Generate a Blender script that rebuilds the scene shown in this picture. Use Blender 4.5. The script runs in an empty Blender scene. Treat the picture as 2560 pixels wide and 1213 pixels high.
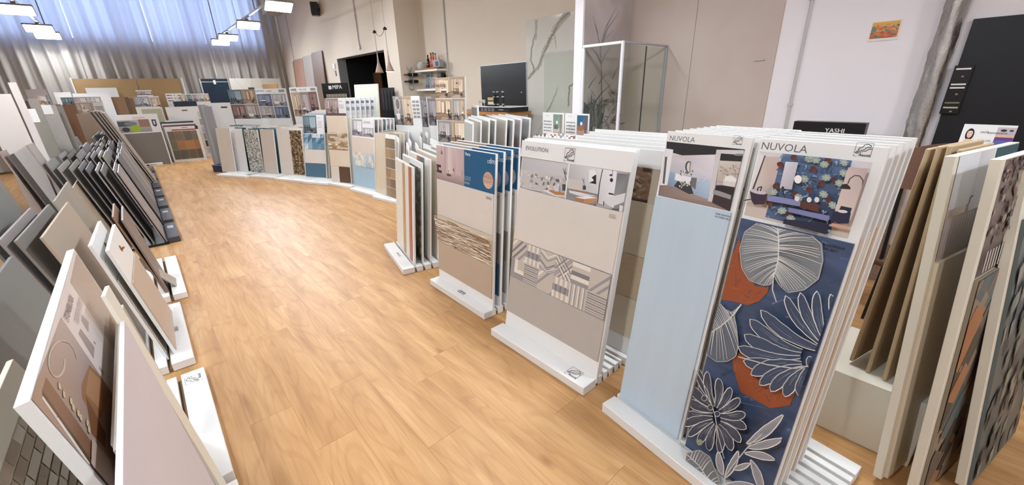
import bpy, math, random
from mathutils import Vector, Matrix
random.seed(7)
C = bpy.context.scene.collection
sc = bpy.context.scene

# ------------------------------------------------------------------ camera
# room axes: Y runs along the aisle, X towards the long wall, Z up, metres
F, PITCH, ROLL, YAW, EYE = 1002.0, math.radians(20.75), math.radians(1.39), math.radians(41.6), 1.70
_cp, _sp, _cr, _sr = math.cos(PITCH), math.sin(PITCH), math.cos(ROLL), math.sin(ROLL)
_X = Vector((math.cos(YAW), -math.sin(YAW), 0)); _Y = Vector((math.sin(YAW), math.cos(YAW), 0)); _Z = Vector((0, 0, 1))
_f = _Y*_cp - _Z*_sp; _d = -_Y*_sp - _Z*_cp
_r = _X*_cr + _d*_sr; _dn = -_X*_sr + _d*_cr
EYEP = Vector((0, 0, EYE))
cam_data = bpy.data.cameras.new('camera'); cam = bpy.data.objects.new('camera', cam_data); C.objects.link(cam)
cam_data.sensor_fit = 'HORIZONTAL'; cam_data.sensor_width = 36; cam_data.lens = F/2560*36; cam_data.clip_start = 0.02
m4 = Matrix.Identity(4)
for i in range(3):
    m4[i][0] = _r[i]; m4[i][1] = -_dn[i]; m4[i][2] = -_f[i]; m4[i][3] = EYEP[i]
cam.matrix_world = m4
sc.camera = cam

def ray(x, y): return _r*((x-1280)/F) + _dn*((y-606.5)/F) + _f
def FL(x, y, z=0.0):
    r = ray(x, y); return EYEP + r*((z-EYE)/r.z)
def AX(x, y, X):
    r = ray(x, y); return EYEP + r*(X/r.x)
def AY(x, y, Y):
    r = ray(x, y); return EYEP + r*(Y/r.y)
def onplane(x, y, p, n):
    r = ray(x, y); return EYEP + r*((p-EYEP).dot(n)/r.dot(n))

# ------------------------------------------------------------------ light
sc.view_settings.view_transform = 'Standard'; sc.view_settings.look = 'None'
sc.view_settings.gamma = 1.0; sc.view_settings.exposure = 0.94; sc.view_settings.use_curve_mapping = False
W = bpy.data.worlds.new('sky'); sc.world = W; W.use_nodes = True
bg = W.node_tree.nodes['Background']; bg.inputs[0].default_value = (0.50, 0.62, 1.0, 1); bg.inputs[1].default_value = 4.2
LAMP = 96.0     # emission strength of the flood lamps

# ------------------------------------------------------------------ helpers
def lin(c):
    c = c/255.0
    return c/12.92 if c <= 0.04045 else ((c+0.055)/1.055)**2.4
def L3(rgb): return (lin(rgb[0]), lin(rgb[1]), lin(rgb[2]))
_mats = {}
def mat(name, rgb, rough=0.5, var=0.05, scale=6.0, bump=0.0, spec=0.4, metal=0.0, stretch=None):
    """plain surface with soft procedural mottling"""
    key = (name, rgb, rough, var, scale, bump, metal, stretch)
    if key in _mats: return _mats[key]
    m = bpy.data.materials.new(name); m.use_nodes = True; nt = m.node_tree; b = nt.nodes['Principled BSDF']
    b.inputs['Roughness'].default_value = rough; b.inputs['Metallic'].default_value = metal
    b.inputs['Specular IOR Level'].default_value = spec
    geo = nt.nodes.new('ShaderNodeTexCoord'); mp = nt.nodes.new('ShaderNodeMapping'); nz = nt.nodes.new('ShaderNodeTexNoise')
    if stretch: mp.inputs['Scale'].default_value = stretch
    nt.links.new(geo.outputs['Object'], mp.inputs['Vector']); nt.links.new(mp.outputs[0], nz.inputs['Vector'])
    nz.inputs['Scale'].default_value = scale; nz.inputs['Detail'].default_value = 6; nz.inputs['Roughness'].default_value = 0.6
    mx = nt.nodes.new('ShaderNodeMix'); mx.data_type = 'RGBA'
    l = L3(rgb)
    mx.inputs[6].default_value = (*[max(0, v*(1-var*2)) for v in l], 1); mx.inputs[7].default_value = (*[min(1, v*(1+var*2)) for v in l], 1)
    nt.links.new(nz.outputs['Fac'], mx.inputs[0]); nt.links.new(mx.outputs[2], b.inputs['Base Color'])
    if bump:
        bp = nt.nodes.new('ShaderNodeBump'); bp.inputs['Strength'].default_value = bump; bp.inputs['Distance'].default_value = 0.01
        nt.links.new(nz.outputs['Fac'], bp.inputs['Height']); nt.links.new(bp.outputs[0], b.inputs['Normal'])
    _mats[key] = m
    return m
def print_mat():
    if 'print' in _mats: return _mats['print']
    m = bpy.data.materials.new('printed_ink'); m.use_nodes = True; nt = m.node_tree; b = nt.nodes['Principled BSDF']
    at = nt.nodes.new('ShaderNodeAttribute'); at.attribute_name = 'Col'
    nt.links.new(at.outputs['Color'], b.inputs['Base Color']); b.inputs['Roughness'].default_value = 0.4
    _mats['print'] = m; return m

def newmesh(name, verts, faces, material=None, parent=None, smooth=False):
    me = bpy.data.meshes.new(name); me.from_pydata([tuple(v) for v in verts], [], faces); me.update()
    if smooth:
        for p in me.polygons: p.use_smooth = True
    if material: me.materials.append(material)
    o = bpy.data.objects.new(name, me); C.objects.link(o)
    if parent: o.parent = parent
    return o
BF = [(0,3,2,1),(4,5,6,7),(0,1,5,4),(1,2,6,5),(2,3,7,6),(3,0,4,7)]
class MB:
    def __init__(s): s.v = []; s.f = []
    def box(s, x0, y0, z0, x1, y1, z1):
        n = len(s.v)
        s.v += [(x0,y0,z0),(x1,y0,z0),(x1,y1,z0),(x0,y1,z0),(x0,y0,z1),(x1,y0,z1),(x1,y1,z1),(x0,y1,z1)]
        s.f += [tuple(n+i for i in f) for f in BF]; return s
    def cbox(s, x0, y0, z0, x1, y1, z1, c=0.002):
        """box with chamfered vertical-profile edges (12 extra faces), for near boards"""
        n = len(s.v)
        xs = (x0, x0+c, x1-c, x1); ys = (y0, y0+c, y1-c, y1); zs = (z0, z0+c, z1-c, z1)
        import itertools
        idx = {}
        for X, Y, Z in itertools.product(range(2), repeat=3):
            for a in range(3):
                p = [(x0+c if X == 0 else x1-c), (y0+c if Y == 0 else y1-c), (z0+c if Z == 0 else z1-c)]
                p[a] = [(x0, x1), (y0, y1), (z0, z1)][a][(X, Y, Z)[a]]
                idx[(X, Y, Z, a)] = len(s.v); s.v.append(tuple(p))
        def I(X, Y, Z, a): return idx[(X, Y, Z, a)]
        for v in (0, 1):
            q = [I(v,0,0,0), I(v,1,0,0), I(v,1,1,0), I(v,0,1,0)]; s.f.append(tuple(q if v else q[::-1]))
            q = [I(0,v,0,1), I(0,v,1,1), I(1,v,1,1), I(1,v,0,1)]; s.f.append(tuple(q if v else q[::-1]))
            q = [I(0,0,v,2), I(1,0,v,2), I(1,1,v,2), I(0,1,v,2)]; s.f.append(tuple(q if v else q[::-1]))
        for a in (0, 1):
            for b in (0, 1):
                s.f.append((I(a,b,0,0), I(a,b,1,0), I(a,b,1,1), I(a,b,0,1)))
                s.f.append((I(a,0,b,0), I(a,1,b,0), I(a,1,b,2), I(a,0,b,2)))
                s.f.append((I(0,a,b,1), I(1,a,b,1), I(1,a,b,2), I(0,a,b,2)))
        for X, Y, Z in itertools.product(range(2), repeat=3): s.f.append((I(X,Y,Z,0), I(X,Y,Z,1), I(X,Y,Z,2)))
        return s
    def cyl(s, p0, p1, r0, r1=None, n=12, cap=True):
        r1 = r0 if r1 is None else r1
        p0, p1 = Vector(p0), Vector(p1); ax = (p1-p0).normalized(); a = ax.orthogonal().normalized(); b = ax.cross(a)
        k = len(s.v)
        for p, r in ((p0, r0), (p1, r1)):
            for i in range(n):
                t = 2*math.pi*i/n; s.v.append(tuple(p + a*(r*math.cos(t)) + b*(r*math.sin(t))))
        for i in range(n): s.f.append((k+i, k+(i+1) % n, k+n+(i+1) % n, k+n+i))
        if cap: s.f.append(tuple(k+i for i in reversed(range(n)))); s.f.append(tuple(k+n+i for i in range(n)))
        return s
    def lathe(s, prof, c, n=16, ax='z'):
        k = len(s.v)
        for r, h in prof:
            for i in range(n):
                t = 2*math.pi*i/n; u, w = r*math.cos(t), r*math.sin(t)
                s.v.append((c[0]+u, c[1]+w, c[2]+h) if ax == 'z' else ((c[0]+h, c[1]+u, c[2]+w) if ax == 'x' else (c[0]+u, c[1]+h, c[2]+w)))
        for j in range(len(prof)-1):
            for i in range(n): s.f.append((k+j*n+i, k+j*n+(i+1) % n, k+(j+1)*n+(i+1) % n, k+(j+1)*n+i))
        s.f.append(tuple(k+i for i in reversed(range(n)))); s.f.append(tuple(k+(len(prof)-1)*n+i for i in range(n)))
        return s
    def tube(s, pts, r, n=8):
        for a, b in zip(pts[:-1], pts[1:]): s.cyl(a, b, r, n=n)
        return s
    def build(s, name, material, parent=None, smooth=False):
        o = newmesh(name, s.v, s.f, material, parent, smooth)
        return o
def tag(o, label=None, cat=None, group=None, kind=None):
    if label: o['label'] = label
    if cat: o['category'] = cat
    if group: o['group'] = group
    if kind: o['kind'] = kind
    return o
def empty(name, loc, rz, label, cat, group=None):
    o = bpy.data.objects.new(name, None); C.objects.link(o); o.location = loc; o.rotation_euler = (0, 0, rz)
    o.empty_display_size = 0.1
    return tag(o, label, cat, group)
def frame(u, b, s, p):
    m = Matrix.Identity(4)
    for i in range(3): m[i][0] = u[i]; m[i][1] = b[i]; m[i][2] = s[i]; m[i][3] = p[i]
    return m

# ------------------------------------------------------------------ flat print as coloured polygons
_glyph = {}
def glyphs(txt):
    if txt in _glyph: return _glyph[txt]
    cu = bpy.data.curves.new('lettering', 'FONT'); cu.body = txt; cu.resolution_u = 2; cu.size = 1.0
    ob = bpy.data.objects.new('lettering', cu); C.objects.link(ob)
    dg = bpy.context.evaluated_depsgraph_get(); dg.update()
    me = bpy.data.meshes.new_from_object(ob.evaluated_get(dg))
    vs = [(v.co.x, v.co.y) for v in me.vertices]; fs = [tuple(p.vertices) for p in me.polygons]
    x0 = min(v[0] for v in vs); x1 = max(v[0] for v in vs); y0 = min(v[1] for v in vs); y1 = max(v[1] for v in vs)
    bpy.data.objects.remove(ob); bpy.data.curves.remove(cu); bpy.data.meshes.remove(me)
    _glyph[txt] = (vs, fs, x0, x1, y0, y1); return _glyph[txt]
class Art:
    def __init__(s, x0, y0, x1, y1, step=0.00006):
        s.v = []; s.f = []; s.c = []; s.k = 0; s.step = step; s.clip = (x0, y0, x1, y1); s.box0 = s.clip
        s.org = (0, 0); s.sc = (1, 1); s.map = None
    def frame(s, x0, y0, x1, y1):
        """draw in 0..1 inside this rectangle, clipped to it"""
        s.clip = (x0, y0, x1, y1); s.org = (x0, y0); s.sc = (x1-x0, y1-y0); s.map = None; return s
    def T(s, p):
        if s.map: return s.map(p)
        return (s.org[0]+p[0]*s.sc[0], s.org[1]+p[1]*s.sc[1])
    def poly(s, pts, col, cols=None):
        P = [(*s.T(p), *(cols[i] if cols else col)) for i, p in enumerate(pts)]
        for ax, lim, sg in ((0, s.clip[0], 1), (0, s.clip[2], -1), (1, s.clip[1], 1), (1, s.clip[3], -1)):
            Q = []
            for i in range(len(P)):
                a, b = P[i-1], P[i]; da, db = (a[ax]-lim)*sg, (b[ax]-lim)*sg
                if (da < 0) != (db < 0):
                    t = da/(da-db); Q.append(tuple(a[j]+(b[j]-a[j])*t for j in range(5)))
                if db >= 0: Q.append(b)
            P = Q
            if len(P) < 3: return
        s.k += 1; n = len(s.v); y = -s.k*s.step
        s.v += [(p[0], y, p[1]) for p in P]; s.f.append(tuple(range(n, n+len(P)))); s.c += [p[2:5] for p in P]
    def rect(s, x0, y0, x1, y1, col, col2=None):
        s.poly([(x0,y0),(x1,y0),(x1,y1),(x0,y1)], col, [col, col, col2, col2] if col2 else None)
    def rectx(s, x0, y0, x1, y1, col, col2):
        s.poly([(x0,y0),(x1,y0),(x1,y1),(x0,y1)], col, [col, col2, col2, col])
    def ell(s, cx, cy, rx, ry, col, n=20, rot=0):
        c, d = math.cos(rot), math.sin(rot)
        s.poly([(cx+rx*math.cos(2*math.pi*i/n)*c-ry*math.sin(2*math.pi*i/n)*d, cy+rx*math.cos(2*math.pi*i/n)*d+ry*math.sin(2*math.pi*i/n)*c) for i in range(n)], col)
    def line(s, pts, w, col, w2=None, same=False):
        """ribbon of real width w metres through mapped points"""
        if w2 is None: w2 = w
        P = [Vector(s.T(p)) for p in pts]; mp, og, scl = s.map, s.org, s.sc
        s.map = None; s.org = (0, 0); s.sc = (1, 1)
        k0 = s.k
        for i in range(len(P)-1):
            a, b = P[i], P[i+1]; d = b-a
            if d.length < 1e-7: continue
            nrm = Vector((-d.y, d.x)).normalized(); t0, t1 = i/(len(P)-1), (i+1)/(len(P)-1)
            wa, wb = (w+(w2-w)*t0)/2, (w+(w2-w)*t1)/2
            if same: s.k = k0
            s.poly([a-nrm*wa, b-nrm*wb, b+nrm*wb, a+nrm*wa], col)
        s.map, s.org, s.sc = mp, og, scl
    def text(s, txt, x, y, h, col, rot=0, bold=0, sx=1.0, align='l'):
        """h = real height in metres, x,y in the current frame"""
        vs, fs, x0, x1, y0, y1 = glyphs(txt); k = h/(y1-y0); ox, oy = s.T((x, y))
        c, d = math.cos(rot), math.sin(rot); w = (x1-x0)*k*sx
        off = 0 if align == 'l' else (-w if align == 'r' else -w/2)
        s.k += 1
        for b in ([0] if not bold else [0, bold*h]):
            n = len(s.v)
            for vx, vy in vs:
                a, e = (vx-x0)*k*sx+off+b, (vy-y0)*k
                s.v.append((ox+a*c-e*d, -s.k*s.step-b*0.01, oy+a*d+e*c))
            s.f += [tuple(n+i for i in f) for f in fs]; s.c += [col]*len(vs)
    def build(s, name, parent, y=0.0, material=None):
        if not s.f: return None
        me = bpy.data.meshes.new(name); me.from_pydata([(v[0], v[1]+y, v[2]) for v in s.v], [], s.f); me.update()
        ca = me.color_attributes.new('Col', 'FLOAT_COLOR', 'POINT')
        buf = []
        for c in s.c: l = L3(c); buf += [l[0], l[1], l[2], 1.0]
        ca.data.foreach_set('color', buf)
        me.materials.append(material or print_mat())
        o = bpy.data.objects.new(name, me); C.objects.link(o); o.parent = parent
        return o

WHITE = (236, 236, 234); CREAM = (226, 222, 208); EDGE = (240, 240, 238)
M_WHITE = mat('white_lacquered_board', (232, 232, 230), 0.42, 0.01)
M_CREAM = mat('cream_board', (226, 221, 205), 0.5, 0.015)
M_MDF = mat('raw_fibreboard', (120, 92, 62), 0.8, 0.08, 30)
M_BLACK = mat('black_lacquer', (20, 20, 22), 0.35, 0.02)
M_DARK = mat('dark_grey_plastic', (58, 59, 62), 0.45, 0.03)
M_METAL = mat('brushed_aluminium', (190, 192, 194), 0.3, 0.03, 20, metal=0.8)

# ------------------------------------------------------------------ a sample board: x = width, y = into the back, z = up the slope
def axes(ang, lean):
    a = math.radians(ang); u = Vector((math.cos(a), math.sin(a), 0)); b = Vector((-math.sin(a), math.cos(a), 0))
    s = b*math.sin(lean) + Vector((0, 0, math.cos(lean))); return u, s.cross(u), s, b
class Board:
    def __init__(s, name, label, cat, A, ang, w, L, lean, t=0.016, m=None, group=None, sink=0.0, cham=0.0):
        u, y, z, b = axes(ang, lean); s.u, s.y, s.z, s.b = u, y, z, b; s.w, s.L, s.A = w, L, Vector(A); s.ang = ang; s.lean = lean; s.t = t
        mb = MB()
        if cham: mb.cbox(0, 0, -sink, w, t, L, cham)
        else: mb.box(0, 0, -sink, w, t, L)
        s.o = mb.build(name, m or M_WHITE); s.o.matrix_world = frame(u, y, z, s.A)
        tag(s.o, label, cat, group)
    def uv(s, x, y):
        p = onplane(x, y, s.A, s.y) - s.A; return (p.dot(s.u), p.dot(s.z))
    def tile(s, u0, v0, u1, v1, m, proud=0.008, name='tile', label=None, c=0.0012):
        mb = MB(); 
        if c: mb.cbox(0, -proud, 0, u1-u0, 0, v1-v0, c)
        else: mb.box(0, -proud, 0, u1-u0, 0, v1-v0)
        o = mb.build(name, m, s.o); o.location = (u0, 0, v0)
        if label: o['label'] = label
        return o
    def art(s, u0, v0, u1, v1, step=0.00006): return Art(u0, v0, u1, v1, step)
def fit(bl, br, tl, z0=0.06, ang=None):
    """bottom corners on a base of height z0, top left corner: position, bearing, width, slope length, lean"""
    a, b = FL(*bl, z0), FL(*br, z0); d = b-a
    if ang is None: ang = math.degrees(math.atan2(d.y, d.x))
    w = Vector((d.x, d.y)).length
    u, y, z, back = axes(ang, 0)
    q = onplane(tl[0], tl[1], a, u); off = (q-a).dot(back); h = q.z-z0
    return a, ang, w, math.hypot(off, h), math.atan2(off, h)

# ------------------------------------------------------------------ generic interior photographs for the sample boards
PAL = [((196,186,178),(150,138,128),(96,78,66)), ((150,146,150),(118,112,118),(60,52,56)), ((205,190,176),(170,150,134),(120,92,70)),
       ((120,140,150),(92,104,112),(58,56,60)), ((176,160,158),(140,122,122),(84,66,66)), ((188,188,190),(140,140,146),(90,90,98)),
       ((206,184,160),(150,126,104),(84,66,52)), ((190,168,146),(160,140,122),(104,84,66)), ((176,168,164),(120,112,108),(70,62,58)), ((150,120,112),(110,90,88),(56,40,44)), ((120,128,150),(96,98,112),(44,46,60))]
def room(a, x0, y0, x1, y1, pal=0, seed=0):
    r = random.Random(seed*31+pal); w, f, d = PAL[pal % len(PAL)]
    a.frame(x0, y0, x1, y1); hz = r.uniform(0.22, 0.38); cx = r.uniform(0.25, 0.7)
    j = lambda c, k: tuple(max(0, min(255, v+k)) for v in c)
    a.rectx(0, hz, cx, 1, j(w, -25), j(w, 20)); a.rectx(cx, hz, 1, 1, j(w, 8), j(w, -30))
    a.rect(0, 0, 1, hz, j(f, -30), j(f, 10))
    a.poly([(0, hz), (cx, hz+0.02), (1, hz), (1, hz-0.04), (cx, hz-0.02), (0, hz-0.05)], j(d, 10))
    for k in range(3):
        px = r.uniform(0.02, 0.9); a.rect(px, hz, px+r.uniform(0.03, 0.12), 1, j(w, r.choice((-45, -20, 25))))
    if r.random() < .6: a.rect(0.62, hz-0.02, 0.86, 0.86, j(w, 35), j(w, 20)); a.line([(0.74, hz), (0.74, 0.86)], 0.004, j(d, 20))
    kind = r.randrange(5); vx = r.uniform(0.08, 0.5); vy = hz+r.uniform(0.05, 0.12); D2 = j(d, -18)
    if kind == 0:        # wash basin and round mirror
        a.rect(vx, vy, vx+0.34, vy+0.07, (228,226,222), (240,238,236)); a.rect(vx, vy-0.1, vx+0.34, vy, d, j(d, 20))
        a.ell(vx+0.17, vy+0.32, 0.09, 0.14, j(w, 45)); a.ell(vx+0.17, vy+0.32, 0.075, 0.12, j(w, -10)); a.rect(vx+0.05, vy+0.07, vx+0.09, vy+0.14, D2)
        for k in range(5):
            t = r.uniform(-0.9, 0.9); a.line([(vx+0.26, vy+0.10), (vx+0.26+0.08*math.sin(t), vy+0.13+0.2*math.cos(t))], 0.003, (64,72,58))
    elif kind == 1:      # sofa, cushions, pendant
        a.poly([(vx, hz-0.12), (vx+0.42, hz-0.16), (vx+0.44, hz+0.02), (vx+0.02, hz+0.04)], d); a.poly([(vx+.02, hz+0.04), (vx+0.44, hz+0.02), (vx+0.43, hz+0.14), (vx+0.05, hz+0.15)], j(d, 22))
        a.rect(vx+.1, hz+.01, vx+.2, hz+.10, j(w, 25)); a.rect(vx+.26, hz+.0, vx+.35, hz+.09, j(w, -30)); a.line([(vx+.3, 1), (vx+.3, .72)], .003, D2); a.ell(vx+.3, .70, .07, .04, D2, 12)
    elif kind == 2:      # table and chairs before a tall window
        a.rect(.55, hz+.02, .92, .9, j(w, 48), j(w, 34)); 
        for q in (.64, .73, .82): a.line([(q, hz+.02), (q, .9)], .003, j(d, 10))
        a.poly([(vx, hz), (vx+.36, hz-.03), (vx+.4, hz+.02), (vx+.06, hz+.05)], j(d, 30)); a.line([(vx+.04, hz), (vx+.03, hz-.2)], .004, D2); a.line([(vx+.34, hz-.02), (vx+.36, hz-.24)], .004, D2)
        for q in (.02, .2, .36): a.poly([(vx+q, hz-.16), (vx+q+.07, hz-.17), (vx+q+.06, hz+.12), (vx+q+.0, hz+.13)], D2)
    elif kind == 3:      # bathtub, towel, arched niche
        a.ell(vx+.2, hz+.02, .22, .05, (236,234,230), 22); a.poly([(vx-.02, hz+.02), (vx+.42, hz+.02), (vx+.34, hz-.14), (vx+.06, hz-.14)], (222,220,216)); a.rect(vx+.55, hz, vx+.68, .8, j(w, -38)); a.ell(vx+.615, .8, .065, .07, j(w, -38), 14)
        a.line([(vx+.42, hz), (vx+.42, hz+.2), (vx+.37, hz+.2)], .004, D2); a.rect(vx+.1, hz+.3, vx+.17, hz+.55, j(w, 40))
    else:                # corridor with door and plant
        a.poly([(.3, hz), (.3, .92), (.62, .86), (.62, hz+.03)], j(w, -55), [j(w, -60), j(w, -30), j(w, -40), j(w, -70)]); a.poly([(.36, hz), (.36, .85), (.5, .82), (.5, hz+.01)], j(w, 30))
        a.ell(.78, hz-.06, .06, .07, D2, 12)
        for k in range(12):
            t = r.uniform(-1.2, 1.2); a.line([(.78, hz-.02), (.78+.1*math.sin(t), hz+.16*math.cos(t)), (.78+.16*math.sin(t), hz+.26*math.cos(t)-.04)], r.uniform(.004, .012), r.choice([(72,88,62),(96,108,80),(58,70,54)]), .001)
    for k in range(3): q = r.uniform(0.05, .85); a.rectx(q, 0.9 if k else .6, q+.1, .98 if k else .8, j(w, -30), j(w, 10)) if r.random() < .5 else None
    a.poly([(r.uniform(0, .3), 0.02), (0.6, 0.0), (0.9, 0.12), (0.4, 0.16)], j(f, 22))
    a.ell(r.uniform(0.6, 0.85), 0.16, 0.1, 0.09, j(d, -12)); a.rect(0.0, 0.9, 1, 1, j(w, -38), j(w, -15))
def smallprint(a, x, y, w, n=3, lh=0.006, gap=0.011, col=(90,90,92)):
    """rows of unreadably small lettering as in the photograph"""
    r = random.Random(int(x*999+y*77)); 
    for i in range(n):
        xx = x
        while xx < x+w:
            l = r.uniform(0.006, 0.02); l = min(l, x+w-xx)
            sv = (a.clip, a.org, a.sc, a.map); a.clip = (-9, -9, 9, 9); a.org = (0, 0); a.sc = (1, 1); a.map = None
            a.rect(xx, y-i*gap-lh, xx+l, y-i*gap, col); a.clip, a.org, a.sc, a.map = sv
            xx += l+0.004
def logo(a, x, y, s, col=(40,40,44)):
    """square emblem: leaping horse in three strokes over the word Ascot"""
    sv = (a.clip, a.org, a.sc, a.map); a.clip = (-9,-9,9,9); a.map = None; a.org = (x, y); a.sc = (s, s)
    for p in ([(0,0.22),(0,1),(1,1),(1,0)],): a.line(p, s*0.025, col)
    a.line([(0,0.15),(0,0.02),(0.2,0.02)], s*0.025, col)
    a.line([(0.05,0.25),(0.2,0.42),(0.22,0.6),(0.42,0.7),(0.5,0.86),(0.68,0.92),(0.9,0.8),(0.86,0.7),(0.72,0.74)], s*0.05, col)
    a.line([(0.1,0.2),(0.35,0.45),(0.55,0.5),(0.62,0.64),(0.72,0.74)], s*0.045, col)
    a.line([(0.2,0.2),(0.42,0.36),(0.66,0.42),(0.8,0.6),(0.98,0.62)], s*0.04, col)
    a.text('Ascot', 0.3, 0.04, s*0.2, col, bold=0.08); a.clip, a.org, a.sc, a.map = sv

# ================================================================== THE ROOM
def struct(name, mb, m, parent=None):
    o = mb.build(name, m, parent)
    if not parent: o['kind'] = 'structure'
    return o
M_WALL = mat('painted_plaster', (216, 204, 187), 0.75, 0.012, 3, 0.02)
M_WALLW = mat('white_plaster', (237, 232, 236), 0.7, 0.012, 3, 0.02)
M_CEIL = mat('concrete_ceiling', (196, 184, 165), 0.8, 0.03, 2)
def wood():
    m = bpy.data.materials.new('oak_laminate'); m.use_nodes = True; nt = m.node_tree; N = nt.nodes; K = nt.links; b = N['Principled BSDF']
    g = N.new('ShaderNodeNewGeometry'); oi = N.new('ShaderNodeObjectInfo')
    off = N.new('ShaderNodeCombineXYZ'); mul = N.new('ShaderNodeMath'); mul.operation = 'MULTIPLY'; mul.inputs[1].default_value = 37.0
    K.new(oi.outputs['Random'], mul.inputs[0]); K.new(mul.outputs[0], off.inputs[0]); K.new(mul.outputs[0], off.inputs[1])
    add = N.new('ShaderNodeVectorMath'); add.operation = 'ADD'; K.new(g.outputs['Position'], add.inputs[0]); K.new(off.outputs[0], add.inputs[1])
    def noise(scale, sx, sy, det, dist=0.0):
        mp = N.new('ShaderNodeMapping'); mp.inputs['Scale'].default_value = (sx, sy, 1); K.new(add.outputs[0], mp.inputs['Vector'])
        n = N.new('ShaderNodeTexNoise'); n.inputs['Scale'].default_value = scale; n.inputs['Detail'].default_value = det
        n.inputs['Distortion'].default_value = dist; n.inputs['Roughness'].default_value = 0.55; K.new(mp.outputs[0], n.inputs['Vector']); return n
    n1 = noise(1.0, 9, 1.1, 3, 0.6)     # broad figure
    n2 = noise(1.0, 90, 3.0, 4, 0.2)    # pores
    n3 = noise(1.0, 2.2, 1.2, 2)        # cloudy tone
    # cathedral arcs: rings of a stretched field
    mp = N.new('ShaderNodeMapping'); mp.inputs['Scale'].default_value = (5.5, 0.75, 1); K.new(add.outputs[0], mp.inputs['Vector'])
    wv = N.new('ShaderNodeTexNoise'); wv.inputs['Scale'].default_value = 1.0; wv.inputs['Detail'].default_value = 1.0; K.new(mp.outputs[0], wv.inputs['Vector'])
    ring = N.new('ShaderNodeMath'); ring.operation = 'MULTIPLY'; ring.inputs[1].default_value = 75.0; K.new(wv.outputs['Fac'], ring.inputs[0])
    sn = N.new('ShaderNodeMath'); sn.operation = 'SINE'; K.new(ring.outputs[0], sn.inputs[0])
    cr = N.new('ShaderNodeValToRGB'); K.new(n1.outputs['Fac'], cr.inputs[0])
    e = cr.color_ramp.elements; e[0].position = 0.30; e[1].position = 0.72
    e[0].color = (*L3((172, 129, 82)), 1); e[1].color = (*L3((204, 164, 115)), 1)
    e2 = cr.color_ramp.elements.new(0.52); e2.color = (*L3((191, 148, 98)), 1)
    def mixc(a, fac, rgb_or, blend, f):
        mx = N.new('ShaderNodeMix'); mx.data_type = 'RGBA'; mx.blend_type = blend
        K.new(a, mx.inputs[6]); mx.inputs[7].default_value = (*rgb_or, 1)
        ma = N.new('ShaderNodeMapRange'); ma.inputs[1].default_value = f[0]; ma.inputs[2].default_value = f[1]; ma.inputs[3].default_value = 0; ma.inputs[4].default_value = f[2]
        K.new(fac, ma.inputs[0]); K.new(ma.outputs[0], mx.inputs[0]); return mx.outputs[2]
    c = mixc(cr.outputs[0], sn.outputs[0], (0.62, 0.50, 0.36), 'MULTIPLY', (0.3, 1.0, 0.22))
    c = mixc(c, n2.outputs['Fac'], (0.60, 0.48, 0.36), 'MULTIPLY', (0.48, 0.75, 0.35))
    c = mixc(c, n3.outputs['Fac'], (0.86, 0.80, 0.74), 'MULTIPLY', (0.35, 0.75, 0.5))
    tone = mixc(c, oi.outputs['Random'], (0.90, 0.86, 0.80), 'MULTIPLY', (0.0, 1.0, 0.32))
    # knots
    vo = N.new('ShaderNodeTexVoronoi'); vo.inputs['Scale'].default_value = 1.0; mp2 = N.new('ShaderNodeMapping'); mp2.inputs['Scale'].default_value = (3.4, 1.5, 1)
    K.new(add.outputs[0], mp2.inputs['Vector']); K.new(mp2.outputs[0], vo.inputs['Vector'])
    tone = mixc(tone, vo.outputs['Distance'], (0.55, 0.40, 0.27), 'MULTIPLY', (0.10, 0.0, 0.75))
    K.new(tone, b.inputs['Base Color']); b.inputs['Roughness'].default_value = 0.46; b.inputs['Specular IOR Level'].default_value = 0.38
    bp = N.new('ShaderNodeBump'); bp.inputs['Strength'].default_value = 0.08; bp.inputs['Distance'].default_value = 0.002
    K.new(n2.outputs['Fac'], bp.inputs['Height']); K.new(bp.outputs[0], b.inputs['Normal'])
    return m
M_WOOD = wood()
YB, XW, XW2, XL, YF, ZC = 16.5, 4.8, 4.3, -6.0, -4.5, 5.2
floor = struct('floor', MB().box(XL, YF, -0.10, XW+1.6, YB+0.3, -0.0035), M_WOOD)
# laminate planks, 21.4 cm wide, laid along the aisle
PW, PLN = 0.2143, 1.38
seams = {1: 3.22, 2: 3.64, 3: 1.46, 4: 1.935, 0: 3.65, 5: 0.72, 6: 2.55, 7: 1.2}
shared = {}
for k in range(-3, 16):
    x0 = 0.0435 + (k-0)*PW
    s0 = seams.get(k, random.Random(k+40).uniform(0, PLN)); y = s0 - math.ceil((s0+0.4)/PLN)*PLN
    ymax = 16.4
    while y < ymax:
        y1 = min(y+PLN, ymax); key = round(y1-y, 3)
        if x0+PW < 0.3 and y1 < 1.5 and k < 0: y = y1; continue
        if k >= 13 and y < 4: y = y1; continue
        if key not in shared:
            shared[key] = MB().cbox(0, 0, -0.006, PW-0.0003, key-0.0009, 0.0, 0.0003).build('plank', M_WOOD, floor)
            o = shared[key]
        else:
            o = shared[key].copy(); C.objects.link(o)
        o.location = (x0, y, 0); y = y1
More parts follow.
